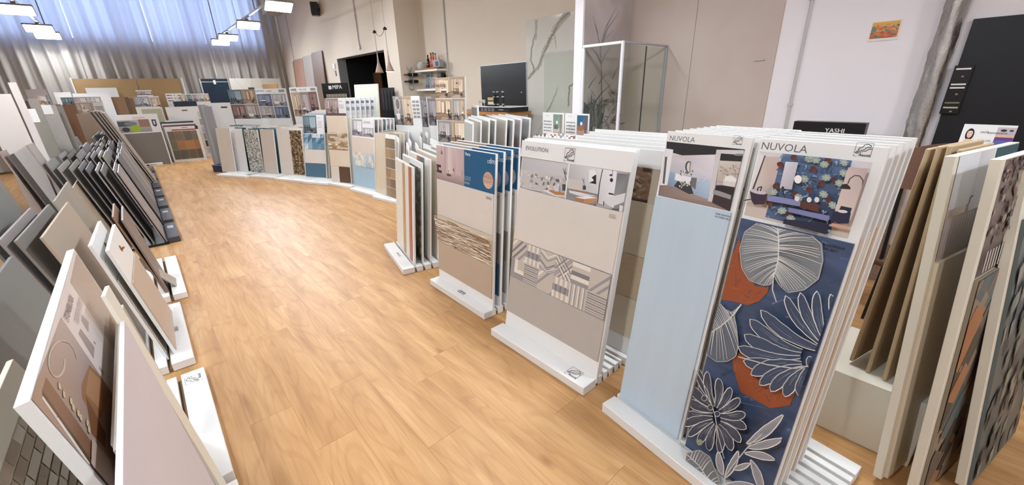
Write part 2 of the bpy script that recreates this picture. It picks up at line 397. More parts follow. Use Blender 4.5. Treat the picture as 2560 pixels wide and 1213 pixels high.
# long wall: front section, deeper section, pier and section with the dark opening
struct('wall_right', MB().box(XW, 1.46, 0, XW+0.2, 8.16, ZC), M_WALL)
struct('wall_right_near', MB().box(XW, YF, 0, XW+0.2, 1.46, ZC), M_WALLW)
DY0, DY1, DZ = 8.80, 11.52, 2.58
struct('wall_right_far', MB().box(XW2, 8.16, 0, XW+0.2, DY0, ZC).box(XW2, DY1, 0, XW2+0.2, YB, ZC).box(XW2, DY0, DZ, XW2+0.2, DY1, ZC), M_WALL)
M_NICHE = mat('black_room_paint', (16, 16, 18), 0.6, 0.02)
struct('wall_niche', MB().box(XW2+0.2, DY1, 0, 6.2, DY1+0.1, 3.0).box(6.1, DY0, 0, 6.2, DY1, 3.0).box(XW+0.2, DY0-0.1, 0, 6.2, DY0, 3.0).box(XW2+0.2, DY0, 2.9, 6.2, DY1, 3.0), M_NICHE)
struct('trim_doorway', MB().box(XW2-0.01, DY1-0.03, 0, XW2+0.21, DY1+0.001, DZ).box(XW2-0.01, DY0, DZ-0.012, XW2+0.21, DY1, DZ+0.002), mat('grey_jamb', (150, 152, 156), 0.5, 0.02))
WZ0, WZ1 = 3.22, 5.0
struct('wall_back', MB().box(XL, YB, 0, XW2+0.2, YB+0.2, WZ0).box(XL, YB, WZ1, XW2+0.2, YB+0.2, ZC).box(XL, YB, WZ0, -4.6, YB+0.2, WZ1).box(3.75, YB, WZ0, XW2+0.2, YB+0.2, WZ1), M_WALL)
struct('wall_left', MB().box(XL-0.2, YF, 0, XL, YB, ZC), M_WALL)
struct('wall_front', MB().box(XL, YF-0.2, 0, XW+0.2, YF, ZC), M_WALL)
struct('ceiling', MB().box(XL-0.2, YF-0.2, ZC, XW+1.6, YB+0.3, ZC+0.15), M_CEIL)
struct('trim_beam', MB().box(3.85, 15.35, 4.12, XW2, 15.95, ZC).box(3.95, 15.2, 4.3, XW2, 15.35, ZC), M_CEIL)
# window band behind the curtains
mg = bpy.data.materials.new('window_glass'); mg.use_nodes = True; nt = mg.node_tree; nt.nodes.clear()
o_ = nt.nodes.new('ShaderNodeOutputMaterial'); mx = nt.nodes.new('ShaderNodeMixShader'); tr = nt.nodes.new('ShaderNodeBsdfTransparent'); gl = nt.nodes.new('ShaderNodeBsdfGlossy')
gl.inputs['Roughness'].default_value = 0.02; mx.inputs[0].default_value = 0.06; tr.inputs[0].default_value = (0.93, 0.96, 0.95, 1)
nt.links.new(tr.outputs[0], mx.inputs[1]); nt.links.new(gl.outputs[0], mx.inputs[2]); nt.links.new(mx.outputs[0], o_.inputs[0])
for i in range(5):
    x0 = -4.6 + i*1.67; x1 = x0+1.67
    mb = MB().box(x0, YB+0.02, WZ0, x0+0.05, YB+0.1, WZ1).box(x1-0.05, YB+0.02, WZ0, x1, YB+0.1, WZ1).box(x0+0.05, YB+0.02, WZ0, x1-0.05, YB+0.1, WZ0+0.05).box(x0+0.05, YB+0.02, WZ1-0.05, x1-0.05, YB+0.1, WZ1)
    w = struct('window_%d' % (i+1), mb, M_METAL)
    MB().box(x0+0.05, YB+0.05, WZ0+0.05, x1-0.05, YB+0.056, WZ1-0.05).build('pane', mg, w)

# curtains: translucent grey-beige lengths hanging in folds
def cloth():
    m = bpy.data.materials.new('curtain_voile'); m.use_nodes = True; nt = m.node_tree; b = nt.nodes['Principled BSDF']; out = nt.nodes['Material Output']
    l = L3((214, 207, 196)); b.inputs['Base Color'].default_value = (*l, 1); b.inputs['Roughness'].default_value = 0.9
    t = nt.nodes.new('ShaderNodeBsdfTranslucent'); t.inputs[0].default_value = (0.42, 0.44, 0.50, 1)
    mx = nt.nodes.new('ShaderNodeMixShader'); mx.inputs[0].default_value = 0.42
    wv = nt.nodes.new('ShaderNodeTexNoise'); wv.inputs['Scale'].default_value = 3; tc = nt.nodes.new('ShaderNodeTexCoord'); mp = nt.nodes.new('ShaderNodeMapping'); mp.inputs['Scale'].default_value = (8, 1, 0.4)
    nt.links.new(tc.outputs['Object'], mp.inputs[0]); nt.links.new(mp.outputs[0], wv.inputs['Vector'])
    mm = nt.nodes.new('ShaderNodeMix'); mm.data_type = 'RGBA'; mm.inputs[6].default_value = (l[0]*.8, l[1]*.8, l[2]*.8, 1); mm.inputs[7].default_value = (l[0]*1.15, l[1]*1.15, l[2]*1.15, 1)
    nt.links.new(wv.outputs['Fac'], mm.inputs[0]); nt.links.new(mm.outputs[2], b.inputs['Base Color'])
    nt.links.new(b.outputs[0], mx.inputs[1]); nt.links.new(t.outputs[0], mx.inputs[2]); nt.links.new(mx.outputs[0], out.inputs[0])
    return m
M_CURT = cloth()
cx = [-5.9, -3.6, -2.05, -0.66, 0.94, 2.2, 3.15, 4.18]
cnames = ['leftmost curtain length, beyond the tall grey slabs at the photo edge', 'grey curtain length just left of the two left flood lamps', 'grey curtain length hanging behind the left flood lamps',
          'grey curtain length behind the brown boards at left', 'grey curtain length above the right end of the brown boards', 'grey curtain length above the blue shower screen', 'darker grey curtain length in the corner beside the long wall']
for i in range(7):
    gl_, gr_x = (0.006 if i in (3, 4) else 0.001), (0.006 if i in (2, 3) else 0.001); x0, x1 = cx[i]+gl_, cx[i+1]-gr_x; nu = int((x1-x0)/0.022); r = random.Random(i+3)
    ph = [r.uniform(0, 6.3) for _ in range(4)]; vs = []; fs = []
    zs = [0.05, 1.2, 2.2, 2.9, 3.5, 4.1, 4.7, 5.05]
    for j, z in enumerate(zs):
        for a in range(nu+1):
            x = x0+(x1-x0)*a/nu; t = 1-0.25*z/5
            y = 0.055*math.sin(x*21+ph[0]+0.5*math.sin(z*.8+ph[2]))+0.03*math.sin(x*47+ph[1]+z*.2)*t+0.03*math.sin(x*9+ph[3])
            vs.append((x+0.012*math.sin(z*1.3+x*5), YB-0.22+y*t, z))
    for j in range(len(zs)-1):
        for a in range(nu): k = j*(nu+1)+a; fs.append((k, k+1, k+nu+2, k+nu+1))
    tag(newmesh('curtain', vs, fs, M_CURT, None, True), cnames[i], 'curtain', 'curtain lengths across the far wall')
rail = MB().box(-5.95, YB-0.26, 5.05, 4.2, YB-0.18, 5.09).build('curtain_rail', M_METAL); rail['kind'] = 'thing'; tag(rail, 'metal curtain rail above the far grey curtains', 'rail')

# ------------------------------------------------------------------ hanging flood lamps on two tracks
def emis(name, rgb, st):
    m = bpy.data.materials.new(name); m.use_nodes = True; nt = m.node_tree; nt.nodes.clear()
    o = nt.nodes.new('ShaderNodeOutputMaterial'); e = nt.nodes.new('ShaderNodeEmission'); e.inputs[0].default_value = (*rgb, 1); e.inputs[1].default_value = st
    nt.links.new(e.outputs[0], o.inputs[0]); return m
M_LED = emis('led_panel_light', (0.92, 0.965, 1.03), LAMP)
M_GREYP = mat('grey_lamp_housing', (150, 148, 145), 0.4, 0.02)
ZL = 3.22; kz = ZL-1.7
def flood(x, y, label, first=[None]):
    if first[0] is None:
        t = empty('flood_lamp', (x, y, ZL), 0, label, 'lamp', 'flood lamps on the two ceiling tracks')
        MB().cbox(-0.235, -0.135, 0.0, 0.235, 0.135, 0.035, 0.008).build('housing', M_GREYP, t)
        MB().box(-0.205, -0.11, -0.008, 0.205, 0.11, 0.0).build('diffuser', M_LED, t)
        MB().box(-0.03, -0.02, 0.05, 0.03, 0.02, 0.16).build('bracket', M_GREYP, t)
        t.rotation_euler = (math.radians(-30), 0, 0); first[0] = t; return t
    t = first[0].copy(); C.objects.link(t); t.location = (x, y, ZL); t['label'] = label
    for ch in first[0].children: c = ch.copy(); C.objects.link(c); c.parent = t
    return t
RX, LX = 1.62*kz, -0.70*kz
ry = [5.92*kz, 7.63*kz, 9.35*kz, 10.2*kz]; ly = [7.75*kz, 9.5*kz, 10.4*kz]
for y, n in zip(ry, ['largest lamp on the right track, nearest of the four lit floods', 'second lit flood lamp from the near end of the right track', 'third lit flood lamp of the right track, before the end one', 'small lit flood lamp at the far end of the right track']): flood(RX, y, n)
for y, n in zip(ly, ['large lit flood lamp at the top left corner of the photo', 'middle lit flood lamp of the left track', 'smallest lit flood lamp at the far end of the left track']): flood(LX, y, n)
for y in (6.2, 3.4, 0.6, -2.2):
    wh = {6.2: 'fifth', 3.4: 'sixth', 0.6: 'seventh', -2.2: 'eighth'}[y]
    for o in (flood(RX, y, '%s flood lamp of the right track, nearer than the four in view' % wh), flood(LX, y, '%s flood lamp of the left track, nearer than those in view' % wh)): o.rotation_euler = (math.radians(20 if y < 3 else 6), math.radians(-22 if o.location.x < 0 else 14), 0)
for x, yend, n in ((RX, 10.5*kz, 'thin grey lamp track hung on rods above the right display row'), (LX, 10.7*kz, 'thin grey lamp track hung on rods above the left display rows')):
    t = empty('lamp_track', (x, 0, ZL+0.16), 0, n, 'lamp track', 'lamp tracks')
    MB().box(-0.018, -3, 0, 0.018, yend, 0.035).build('rail', M_GREYP, t)
    for y in (yend-0.1, yend-5.2, yend-10.3):
        MB().cyl((0, y, 0.03), (0, y, ZC-ZL-0.16), 0.012, n=8).build('hanging_rod', M_GREYP, t)

# ================================================================== FIXED THINGS ON THE LONG WALL
def noise_ramp(name, stops, scale, rough=0.3, dist=1.5, det=6, stretch=(1, 1, 1), lo=0.35, hi=0.7):
    m = bpy.data.materials.new(name); m.use_nodes = True; nt = m.node_tree; b = nt.nodes['Principled BSDF']; b.inputs['Roughness'].default_value = rough
    tc = nt.nodes.new('ShaderNodeTexCoord'); mp = nt.nodes.new('ShaderNodeMapping'); mp.inputs['Scale'].default_value = stretch
    n = nt.nodes.new('ShaderNodeTexNoise'); n.inputs['Scale'].default_value = scale; n.inputs['Detail'].default_value = det; n.inputs['Distortion'].default_value = dist
    r = nt.nodes.new('ShaderNodeValToRGB'); el = r.color_ramp.elements
    for i, c in enumerate(stops):
        p = lo+(hi-lo)*i/(len(stops)-1)
        if i == 0: e = el[0]; e.position = p
        elif i == len(stops)-1: e = el[1]; e.position = p
        else: e = el.new(p)
    for i, c in enumerate(stops): r.color_ramp.elements[i].color = (*L3(c), 1)
    nt.links.new(tc.outputs['Object'], mp.inputs[0]); nt.links.new(mp.outputs[0], n.inputs['Vector']); nt.links.new(n.outputs['Fac'], r.inputs[0]); nt.links.new(r.outputs[0], b.inputs['Base Color'])
    return m
# beige large-format slabs
M_BEIGE = noise_ramp('beige_porcelain_slab', [(190, 174, 164), (203, 189, 179), (198, 183, 173)], 1.1, 0.45, 0.4, 5)
for y0, y1, n in ((2.302, 3.118, 'tall beige porcelain slab nearest the grey plant mural'), (1.465, 2.298, 'tall beige porcelain slab nearest the bare white wall')):
    t = MB().cbox(XW-0.014, y0, 0, XW-0.001, y1, 3.6, 0.002).build('wall_slab', M_BEIGE); tag(t, n, 'tile slab', 'beige slabs on the wall')
c = MB().cbox(-0.012, -0.05, -0.006, 0, 0.05, 0.006, 0.002).build('edge_clip', M_METAL); c.location = (XW-0.0145, 1.60, 1.93); tag(c, 'small metal clip near the right edge of the beige slab', 'clip')
# partition with plant mural
PX = 3.885
struct('trim_partition', MB().box(PX, 3.125, 0, XW, 3.24, ZC), M_WALLW)
M_MURAL = noise_ramp('grey_mural_ground', [(176, 166, 164), (200, 190, 190), (170, 162, 160)], 1.6, 0.5, 1.2)
mural = MB().box(PX+0.01, 3.113, 0, XW-0.016, 3.124, 3.55).build('mural_slab', M_MURAL); tag(mural, 'grey slab mural of shadowy reeds and flowers beside the shower', 'tile slab')
A_ = Art(PX+0.01, 0, XW-0.016, 3.55, 0.00008); A_.map = lambda p: ((lambda q: (q.x, q.z))(AY(p[0], p[1], 3.113)))
rr = random.Random(5); G1, G2, G3 = (112, 112, 114), (134, 134, 134), (92, 98, 98)
def reed(pts, w, col, w2=None): A_.line(pts, w, col, w2)
reed([(1503,345),(1504,250),(1503,170),(1500,110)], 0.03, (140,140,140), 0.02)
for tip, c, w in (((1482,40),G3,.014),((1486,60),G2,.02),((1540,20),G2,.03),((1548,30),G2,.03),((1530,40),(150,148,150),.03),((1478,118),G1,.02),((1528,115),G2,.02),((1535,75),G2,.014)):
    bx, by = (1500, 120) if tip[1] < 100 else (1503, 160)
    reed([(bx, by), ((bx*0.6+tip[0]*0.4), by*0.45+tip[1]*0.55), tip], w, c, 0.003)
for i in range(26):
    x, y = rr.uniform(1460, 1550), rr.uniform(180, 345); a = rr.uniform(-1.2, 1.2); l = rr.uniform(12, 50)
    reed([(x, y), (x+l*.4*math.sin(a), y-l*.5), (x+l*math.sin(a), y-l)], rr.uniform(.006, .02), rr.choice([G1, G2, G3, (80, 84, 82)]), 0.002)
for (x, y) in ((1532, 232), (1510, 262), (1535, 300), (1480, 260)):
    for k in range(9):
        a = k*0.7; reed([(x, y), (x+6*math.cos(a), y+6*math.sin(a)), (x+13*math.cos(a+.3), y+11*math.sin(a+.3))], 0.006, G3, 0.003)
for i in range(10):
    x = 1457+rr.uniform(0, 25); reed([(x, 345), (x-2, 290), (x+rr.uniform(-6, 16), 238+rr.uniform(-10, 30))], 0.05, rr.choice([(120,124,120),(100,106,104),(140,142,140)]), 0.004)
for (x, y, rx_, ry_) in ((1512, 325, 10, 12), (1528, 318, 9, 13), (1520, 336, 8, 9)):
    reed([(x+rx_*math.cos(t*0.6), y+ry_*math.sin(t*0.6)) for t in range(11)], 0.005, (70, 74, 74))
for i in range(34):
    x, y = rr.uniform(1456, 1500), rr.uniform(290, 350); l = rr.uniform(20, 60); reed([(x, y), (x+rr.uniform(-6, 10), y-l*.6), (x+rr.uniform(-10, 20), y-l)], rr.uniform(.02, .06), rr.choice([(92,100,98),(112,118,116),(76,84,84),(128,132,130)]), .003)
for i in range(24):
    x, y = rr.uniform(1500, 1552), rr.uniform(250, 340); a = rr.uniform(-2.4, 2.4); l = rr.uniform(8, 26)
    reed([(x, y), (x+l*.6*math.sin(a), y-l*.5*math.cos(a)), (x+l*math.sin(a+.5), y-l*math.cos(a+.5))], rr.uniform(.006, .014), rr.choice([(60,64,66),(84,88,90),(104,108,108)]), .002)
A_.build('reed_print', mural, 3.1125)
# shower enclosure in front of the mural corner
M_GLASS = bpy.data.materials.new('shower_glass'); M_GLASS.use_nodes = True; nt = M_GLASS.node_tree; nt.nodes.clear()
o_ = nt.nodes.new('ShaderNodeOutputMaterial'); mx = nt.nodes.new('ShaderNodeMixShader'); tr = nt.nodes.new('ShaderNodeBsdfTransparent'); gl = nt.nodes.new('ShaderNodeBsdfGlossy'); fr = nt.nodes.new('ShaderNodeLayerWeight')
tr.inputs[0].default_value = (0.92, 0.95, 0.93, 1); gl.inputs['Roughness'].default_value = 0.03; fr.inputs[0].default_value = 0.5
mp = nt.nodes.new('ShaderNodeMapRange'); mp.interpolation_type = 'SMOOTHERSTEP'; mp.inputs[1].default_value = 0.55; mp.inputs[2].default_value = 1.0; mp.inputs[3].default_value = 0.035; mp.inputs[4].default_value = 0.5
nt.links.new(fr.outputs[1], mp.inputs[0]); nt.links.new(mp.outputs[0], mx.inputs[0]); nt.links.new(tr.outputs[0], mx.inputs[1]); nt.links.new(gl.outputs[0], mx.inputs[2]); nt.links.new(mx.outputs[0], o_.inputs[0])
ZS = 2.15; SY = 2.60
sh = empty('shower_enclosure', (PX, SY, 0), 0, 'framed glass corner shower enclosure in front of the grey plant mural', 'shower')
FW = 0.028
MB().box(-0.004, 0.03, 0.04, 0.004, 0.50, ZS-0.03).build('fixed_pane', M_GLASS, sh)
MB().box(0.03, -0.004, 0.04, 0.445, 0.004, ZS-0.03).build('door_pane', M_GLASS, sh)
MB().box(0.455, -0.004, 0.04, 0.88, 0.004, ZS-0.03).build('door_pane', M_GLASS, sh)
M_WM = mat('white_metal_profile', (226, 228, 232), 0.3, 0.01)
MB().cbox(-FW/2, -FW/2, 0, FW/2, FW/2, ZS, 0.004).build('corner_post', M_WM, sh)
MB().cbox(-FW/2, FW/2, ZS-FW, FW/2, 0.51, ZS, 0.003).build('top_rail', M_WM, sh)
MB().cbox(FW/2, -0.01, ZS-0.02, 0.9, 0.01, ZS, 0.003).build('door_rail', mat('grey_metal_profile', (160,166,172), 0.35, 0.02), sh)
MB().cbox(-FW/2, 0.485, 0, FW/2, 0.515, ZS-FW, 0.003).build('wall_profile', M_WM, sh)
MB().cbox(0.875, -0.012, 0, 0.90, 0.012, ZS-0.02, 0.003).build('wall_profile', mat('grey_metal_profile', (160,166,172), 0.35, 0.02), sh)
MB().box(0.446, -0.006, 0.04, 0.454, 0.006, ZS-0.03).build('hinge_strip', M_DARK, sh)
# veined marble slab and the glass screen before it
M_MARB = noise_ramp('veined_white_marble', [(205, 203, 194), (214, 212, 203), (196, 195, 184)], 0.9, 0.12, 0.8, 6)
mar = MB().cbox(XW-0.015, 3.26, 0, XW-0.001, 4.945, 2.69, 0.002).build('marble_slab', M_MARB); tag(mar, 'polished white marble slab with brown veins between black panel and mural', 'tile slab')
A_ = Art(3.26, 0, 4.945, 2.69, 0.00008); A_.map = lambda p: ((lambda q: (q.y, q.z))(AX(p[0], p[1], XW-0.0155)))
def wob(pts, n=5, s=1.6):
    out = []
    for a, b in zip(pts[:-1], pts[1:]):
        for i in range(n): t = i/n; out.append((a[0]+(b[0]-a[0])*t+rr.uniform(-s, s), a[1]+(b[1]-a[1])*t+rr.uniform(-s, s)))
    return out+[pts[-1]]
V1, V2, V3 = (138, 134, 112), (164, 160, 140), (104, 98, 80)
A_.line(wob([(1425,28),(1405,48),(1388,72),(1378,95),(1360,128),(1348,165),(1335,178)]), 0.11, V2, 0.05)
A_.line(wob([(1424,30),(1400,52),(1386,78),(1374,100),(1358,136)]), 0.035, V1, 0.02); A_.line(wob([(1392,68),(1377,98),(1356,140),(1345,175)]), 0.012, V3, 0.01)
A_.line(wob([(1339,48),(1338,80),(1330,115),(1326,150),(1336,176),(1322,194)]), 0.02, V1, 0.025); A_.line(wob([(1340,50),(1339,100)]), 0.05, V2, 0.02)
A_.line(wob([(1336,178),(1328,186),(1320,198)]), 0.05, V1, 0.02); A_.line(wob([(1387,90),(1392,122)]), 0.02, V2, 0.005)
A_.line(wob([(1434,205),(1424,218),(1422,245),(1420,266)]), 0.02, V1, 0.012); A_.line(wob([(1395,220),(1380,255),(1364,290),(1345,335)]), 0.008, V1, 0.006)
mp_ = A_.build('vein_print', mar, 0)
for v in mp_.data.vertices: v.co = (XW-0.0155+v.co.y*0.5, v.co.x, v.co.z)
sg = empty('glass_screen', (4.0, 3.26, 0), 0, 'plain greenish glass shower screen standing before the marble slab', 'glass screen')
MB().box(-0.004, 0.01, 0.05, 0.004, 0.55, 2.12).build('pane', M_GLASS, sg); MB().box(-0.012, 0.0, 0, 0.012, 0.56, 0.05).build('foot_rail', M_METAL, sg)
MB().box(-0.006, 0.0, 2.12, 0.006, 0.56, 2.13).build('top_edge', M_METAL, sg)
# black panel, conduits, pier
bp_ = empty('black_panel', (XW-0.033, 4.94, 1.405), 0, 'large matt black panel fixed to the wall above the wooden counter', 'wall panel')
MB().cbox(0, 0, 0, 0.03, 1.16, 0.71, 0.003).build('panel', M_BLACK, bp_); MB().box(-0.004, 0.10, 0.26, 0, 0.115, 0.275).build('white_stud', M_WHITE, bp_)
MB().box(0.002, -0.006, 0.0, 0.03, 0, 0.71).box(0.002, 1.16, 0, 0.03, 1.167, 0.71).box(0.002, 0, 0.71, 0.03, 1.16, 0.716).build('edge_trim', M_METAL, bp_)
M_COND = mat('grey_conduit', (196, 194, 192), 0.5, 0.02)
def conduit(x, y, z0, z1, r, label, socket=False):
    t = empty('cable_conduit', (x, y, 0), 0, label, 'conduit', 'cable conduits running down the long wall')
    MB().cyl((0, 0, z0), (0, 0, z1), r, n=10).build('pipe', M_COND, t)
    for z in (z0+0.6, z0+1.5, z0+2.4):
        if z < z1: MB().box(-r*1.5, -r*1.5, z, r*1.8, r*1.5, z+0.02).build('clip', M_COND, t)
    if socket: MB().cbox(-0.02, -0.035, z0-0.09, 0.025, 0.035, z0+0.01, 0.006).build('switch_box', M_COND, t)
conduit(XW-0.015, 1.49*XW, 0, ZC, 0.014, 'thin grey conduit running down between shelves and black panel')
conduit(XW-0.015, 0.2605*XW, 0, ZC, 0.014, 'grey conduit on the white wall right of the beige slabs')
conduit(XW2-0.015, 2.32*XW2, 2.76, ZC, 0.012, 'conduit ending in a small switch box above the dark opening', True)
conduit(XW2-0.012, 3.53*XW2, 0, ZC, 0.008, 'very thin conduit in the far corner beside the curtain')
# pinned picture
q = AX(2190, 60, XW-0.004)
pic = empty('pinned_picture', (XW-0.004, 0.595, 2.02), 0, 'small colourful print of figures pinned on the white wall', 'picture')
MB().box(-0.002, 0, 0, 0.003, 0.19, 0.15).build('paper', mat('print_paper', (232, 226, 216), 0.6), pic)
A_ = Art(0, 0, 0.19, 0.15, 0.00004); A_.frame(0.008, 0.02, 0.182, 0.142)
A_.rect(0, 0, 1, 1, (170, 80, 50), (226, 170, 60)); rr = random.Random(3)
for i in range(34): A_.ell(rr.random(), rr.uniform(0.05, .8), rr.uniform(.03, .1), rr.uniform(.05, .14), rr.choice([(180,70,50),(110,120,120),(214,120,60),(140,60,60),(90,100,110),(210,160,90)]), 9, rr.random()*3)
for i in range(6): A_.ell(0.15+i*0.14, 0.75, 0.035, 0.06, (214,170,120), 8)
pp = A_.build('picture_print', pic, 0)
for v in pp.data.vertices: v.co = (-0.0025+v.co.y, 0.19-v.co.x, v.co.z)
# pipe wrapped in bubble foil
q = AX(2345, 160, XW-0.07); r = random.Random(9); vs = []; fs = []; nn = 22; rows = 70
for j in range(rows+1):
    z = 3.6*j/rows
    for i in range(nn):
        a = 2*math.pi*i/nn; rad = 0.062+0.010*math.sin(3*a+z*2.1)+0.004*r.uniform(-1, 1)+0.004*math.sin(z*17+a*5)
        vs.append((rad*math.cos(a), rad*math.sin(a), z))
for j in range(rows):
    for i in range(nn): fs.append((j*nn+i, j*nn+(i+1) % nn, (j+1)*nn+(i+1) % nn, (j+1)*nn+i))
wr = newmesh('wrapped_pipe', vs, fs, mat('silver_bubble_foil', (168, 164, 160), 0.16, 0.08, 60, 0.5, metal=0.85), None, True); wr.location = (XW-0.085, q.y, 0)
tag(wr, 'vertical pipe wrapped in shiny silver bubble foil beside the dark board', 'pipe')
# dark board at the right edge with a black sample holder
q = AX(2434.5, 47.5, XW-0.03)
db = empty('dark_board', (XW-0.033, q.y, 0.9), 0, 'tall black board on the wall at the right edge of the photo', 'wall panel')
MB().cbox(0, -1.5, 0, 0.03, 0, q.z-0.9, 0.002).build('panel', mat('black_board', (19, 21, 27), 0.45, 0.05, 2), db)
h = AX(2388, 178, XW-0.06); h2 = AX(2358, 278, XW-0.06); h3 = AX(2428, 176, XW-0.06)
sh_ = empty('sample_holder', (XW-0.065, h.y+0.01, h2.z-0.02), 0, 'black holder of thin white sample strips on the dark board', 'sample holder')
wd = (h.y-h3.y)+0.02; hh = h.z-h2.z+0.06
MB().cbox(0, -wd, 0, 0.034, 0, hh, 0.002).build('case', M_BLACK, sh_)
for f_, c_ in ((0.93, WHITE), (0.62, WHITE), (0.55, WHITE), (0.24, (120,128,100)), (0.14, (190,196,160))):
    MB().box(-0.006, -wd+0.012, hh*f_-0.007, 0, -0.012, hh*f_+0.004).build('sample_strip', mat('strip', c_, 0.4), sh_)
for f_ in (0.78, 0.42, 0.06): MB().box(-0.005, -wd+0.05, hh*f_-0.008, 0, -0.03-wd*0.35, hh*f_+0.004).build('tag', mat('tag_red', (168, 120, 112), 0.5), sh_)

# coloured planks leaning by the far corner and inside the dark room
yc = [15.3, 15.15, 14.2, 13.35, 12.45]; cols = [(150, 128, 104), (166, 128, 112), (168, 160, 154), (124, 100, 86)]
for i in range(4):
    y1, y0 = yc[i], yc[i+1]; zt = [2.70, 2.73, 2.76, 2.80][i]; z0 = 0.05
    b = Board('sample_plank', ['narrow tan edge plank of the tall leaning sample group', 'tall terracotta plank leaning on the wall near the curtain', 'tall grey plank between the terracotta and brown ones', 'tall dark brown plank leaning left of the dark opening'][i],
              'sample plank', (XW2-0.20, y1-0.01, z0), -90, y1-y0-0.02, zt, 0.06, 0.02, noise_ramp('wood_plank_%d' % i, [cols[i], tuple(v-14 for v in cols[i])], 2, 0.5, 0.5, stretch=(1, 1, .3)), 'coloured planks leaning by the far corner')
for i, (x0, x1, yt, c) in enumerate(((883, 905, 182, (96, 58, 36)), (906, 916, 178, (104, 64, 40)), (917, 930, 184, (112, 76, 50)), (931, 952, 182, (88, 56, 36)))):
    a, b = AX(x0, yt, 5.2), AX(x1, yt, 5.2)
    Bd = Board('sample_plank', ['leftmost', 'second', 'third', 'rightmost'][i]+' brown wooden plank standing inside the dark opening', 'sample plank', (5.2, a.y, 0.0), -90, max(0.1, a.y-b.y-0.03), a.z, 0.0, 0.03,
          mat('brown_wood', c, 0.5, 0.1, 3, stretch=(6, 1, 0.5)), 'brown planks in the dark opening')
# pendant lamps
M_CONC = mat('grey_brown_ceramic', (150, 130, 116), 0.6, 0.08, 30)
def pendant(px, ptop, pbot, D, label, lit):
    p = AX(px, pbot, D); k = (p-EYEP).length; top = AX(ptop[0], ptop[1], D); hz = AX(px, pbot-53, D).z-p.z
    t = empty('pendant_lamp', (p.x, p.y, p.z), 0, label, 'pendant lamp', 'pair of conical pendants before the dark opening')
    hh = hz
    MB().lathe([(0.078, 0), (0.07, 0.02), (0.035, hh*0.33), (0.018, hh*0.5), (0.012, hh*0.75), (0.008, hh)], (0, 0, 0), 20).build('shade', M_CONC, t, True)
    MB().cyl((0, 0, -0.003), (0, 0, 0.004), 0.066, n=20).build('bulb', emis('warm_bulb', (1, .9, .8), 9) if lit else mat('unlit_bulb', (150,130,116), .5), t)
    MB().cyl((0, 0, hh), (0, 0, top.z-p.z), 0.003, n=6).build('cord', M_BLACK, t)
    MB().lathe([(0.03, 0), (0.035, 0.01), (0.03, 0.03), (0.006, 0.05)], (0, 0, top.z-p.z), 12).build('ceiling_hook', M_BLACK, t)
    MB().cyl((0, 0, top.z-p.z+0.04), (0, 0, ZC-p.z), 0.0015, n=5).build('suspension_wire', M_BLACK, t)
    return Vector((p.x, p.y, top.z+0.03))
a_ = pendant(949, (936, 83), 182, 3.6, 'left pendant with unlit grey conical shade before dark opening', False)
b_ = pendant(975, (962, 75), 179, 3.6, 'right pendant with lit grey conical shade before dark opening', True)
pts = [a_.lerp(b_, i/10) - Vector((0, 0, 0.10*math.sin(math.pi*i/10))) for i in range(11)]
tag(MB().tube(pts, 0.004, 6).build('linking_cable', M_BLACK), 'black cable sagging between the two pendant lamp hooks', 'cable')
# loudspeaker
q = AX(787, 26, XW2-0.12)
sp = empty('loudspeaker', (q.x, q.y, q.z-0.12), math.radians(-20), 'small black loudspeaker mounted high on the wall', 'loudspeaker')
MB().cbox(-0.09, -0.11, 0, 0.09, 0.11, 0.30, 0.008).build('cabinet', M_BLACK, sp)
MB().lathe([(0.07, 0), (0.06, -0.006), (0.02, -0.002)], (-0.09, 0, 0.1), 16, 'x').build('woofer', M_DARK, sp); MB().cyl((0.09, 0, 0.16), (0.17, 0, 0.16), 0.015).build('wall_bracket', M_BLACK, sp)
# small wall box left of the opening
q = AX(836, 172, XW2-0.02); wb = empty('intercom', (XW2-0.001, q.y, q.z), 0, 'small white intercom box with black sticker left of the opening', 'intercom')
MB().cbox(-0.03, -0.06, 0, 0, 0.06, 0.13, 0.006).build('box', M_WHITE, wb); MB().box(-0.006, -0.05, -0.18, 0, 0.03, -0.04).build('sticker', mat('sticker', (90, 92, 92), .6), wb)
# shelves with their things
M_SHELF = mat('white_shelf', (232, 230, 224), 0.45, 0.01)
s1a, s1b = AX(1049, 180, XW-0.24), AX(1117, 172, XW-0.24)
def shelf(z, y0, y1, label):
    t = empty('wall_shelf', (XW, y0, z), 0, label, 'shelf', 'white wall shelves')
    MB().cbox(-0.24, 0, -0.035, 0, y1-y0, 0, 0.004).build('board', M_SHELF, t)
    for y in (0.1, y1-y0-0.12): MB().box(-0.16, y, -0.05, 0, y+0.02, -0.035).build('bracket', M_METAL, t)
    return z
z1 = 2.12; y0s, y1s = 1.49*XW+0.0, 1.49*XW+0.72
q = AX(1082, 173, XW-0.2); z1 = q.z; shelf(z1, 7.2, 8.05, 'upper white shelf holding a wooden tray with bottles')
q = AX(1090, 222, XW-0.2); z2 = q.z; shelf(z2, 7.0, 8.05, 'lower white shelf holding a coffee maker and prints')
M_WOODT = mat('orange_wood', (186, 128, 70), 0.4, 0.08, 12)
tr_ = empty('wooden_tray', (XW-0.20, 7.22, z1), 0, 'oval orange wooden tray lying on the upper shelf', 'tray')
MB().lathe([(0.02, 0), (0.07, 0.004), (0.085, 0.02), (0.09, 0.03), (0.08, 0.03), (0.07, 0.014), (0.0, 0.012)], (0, 0, 0), 20).build('tray_dish', M_WOODT, tr_, True).scale = (0.9, 3.6, 1)
tr_.children[0].location = (0.06, 0.33, 0)
ZT = z1+0.016
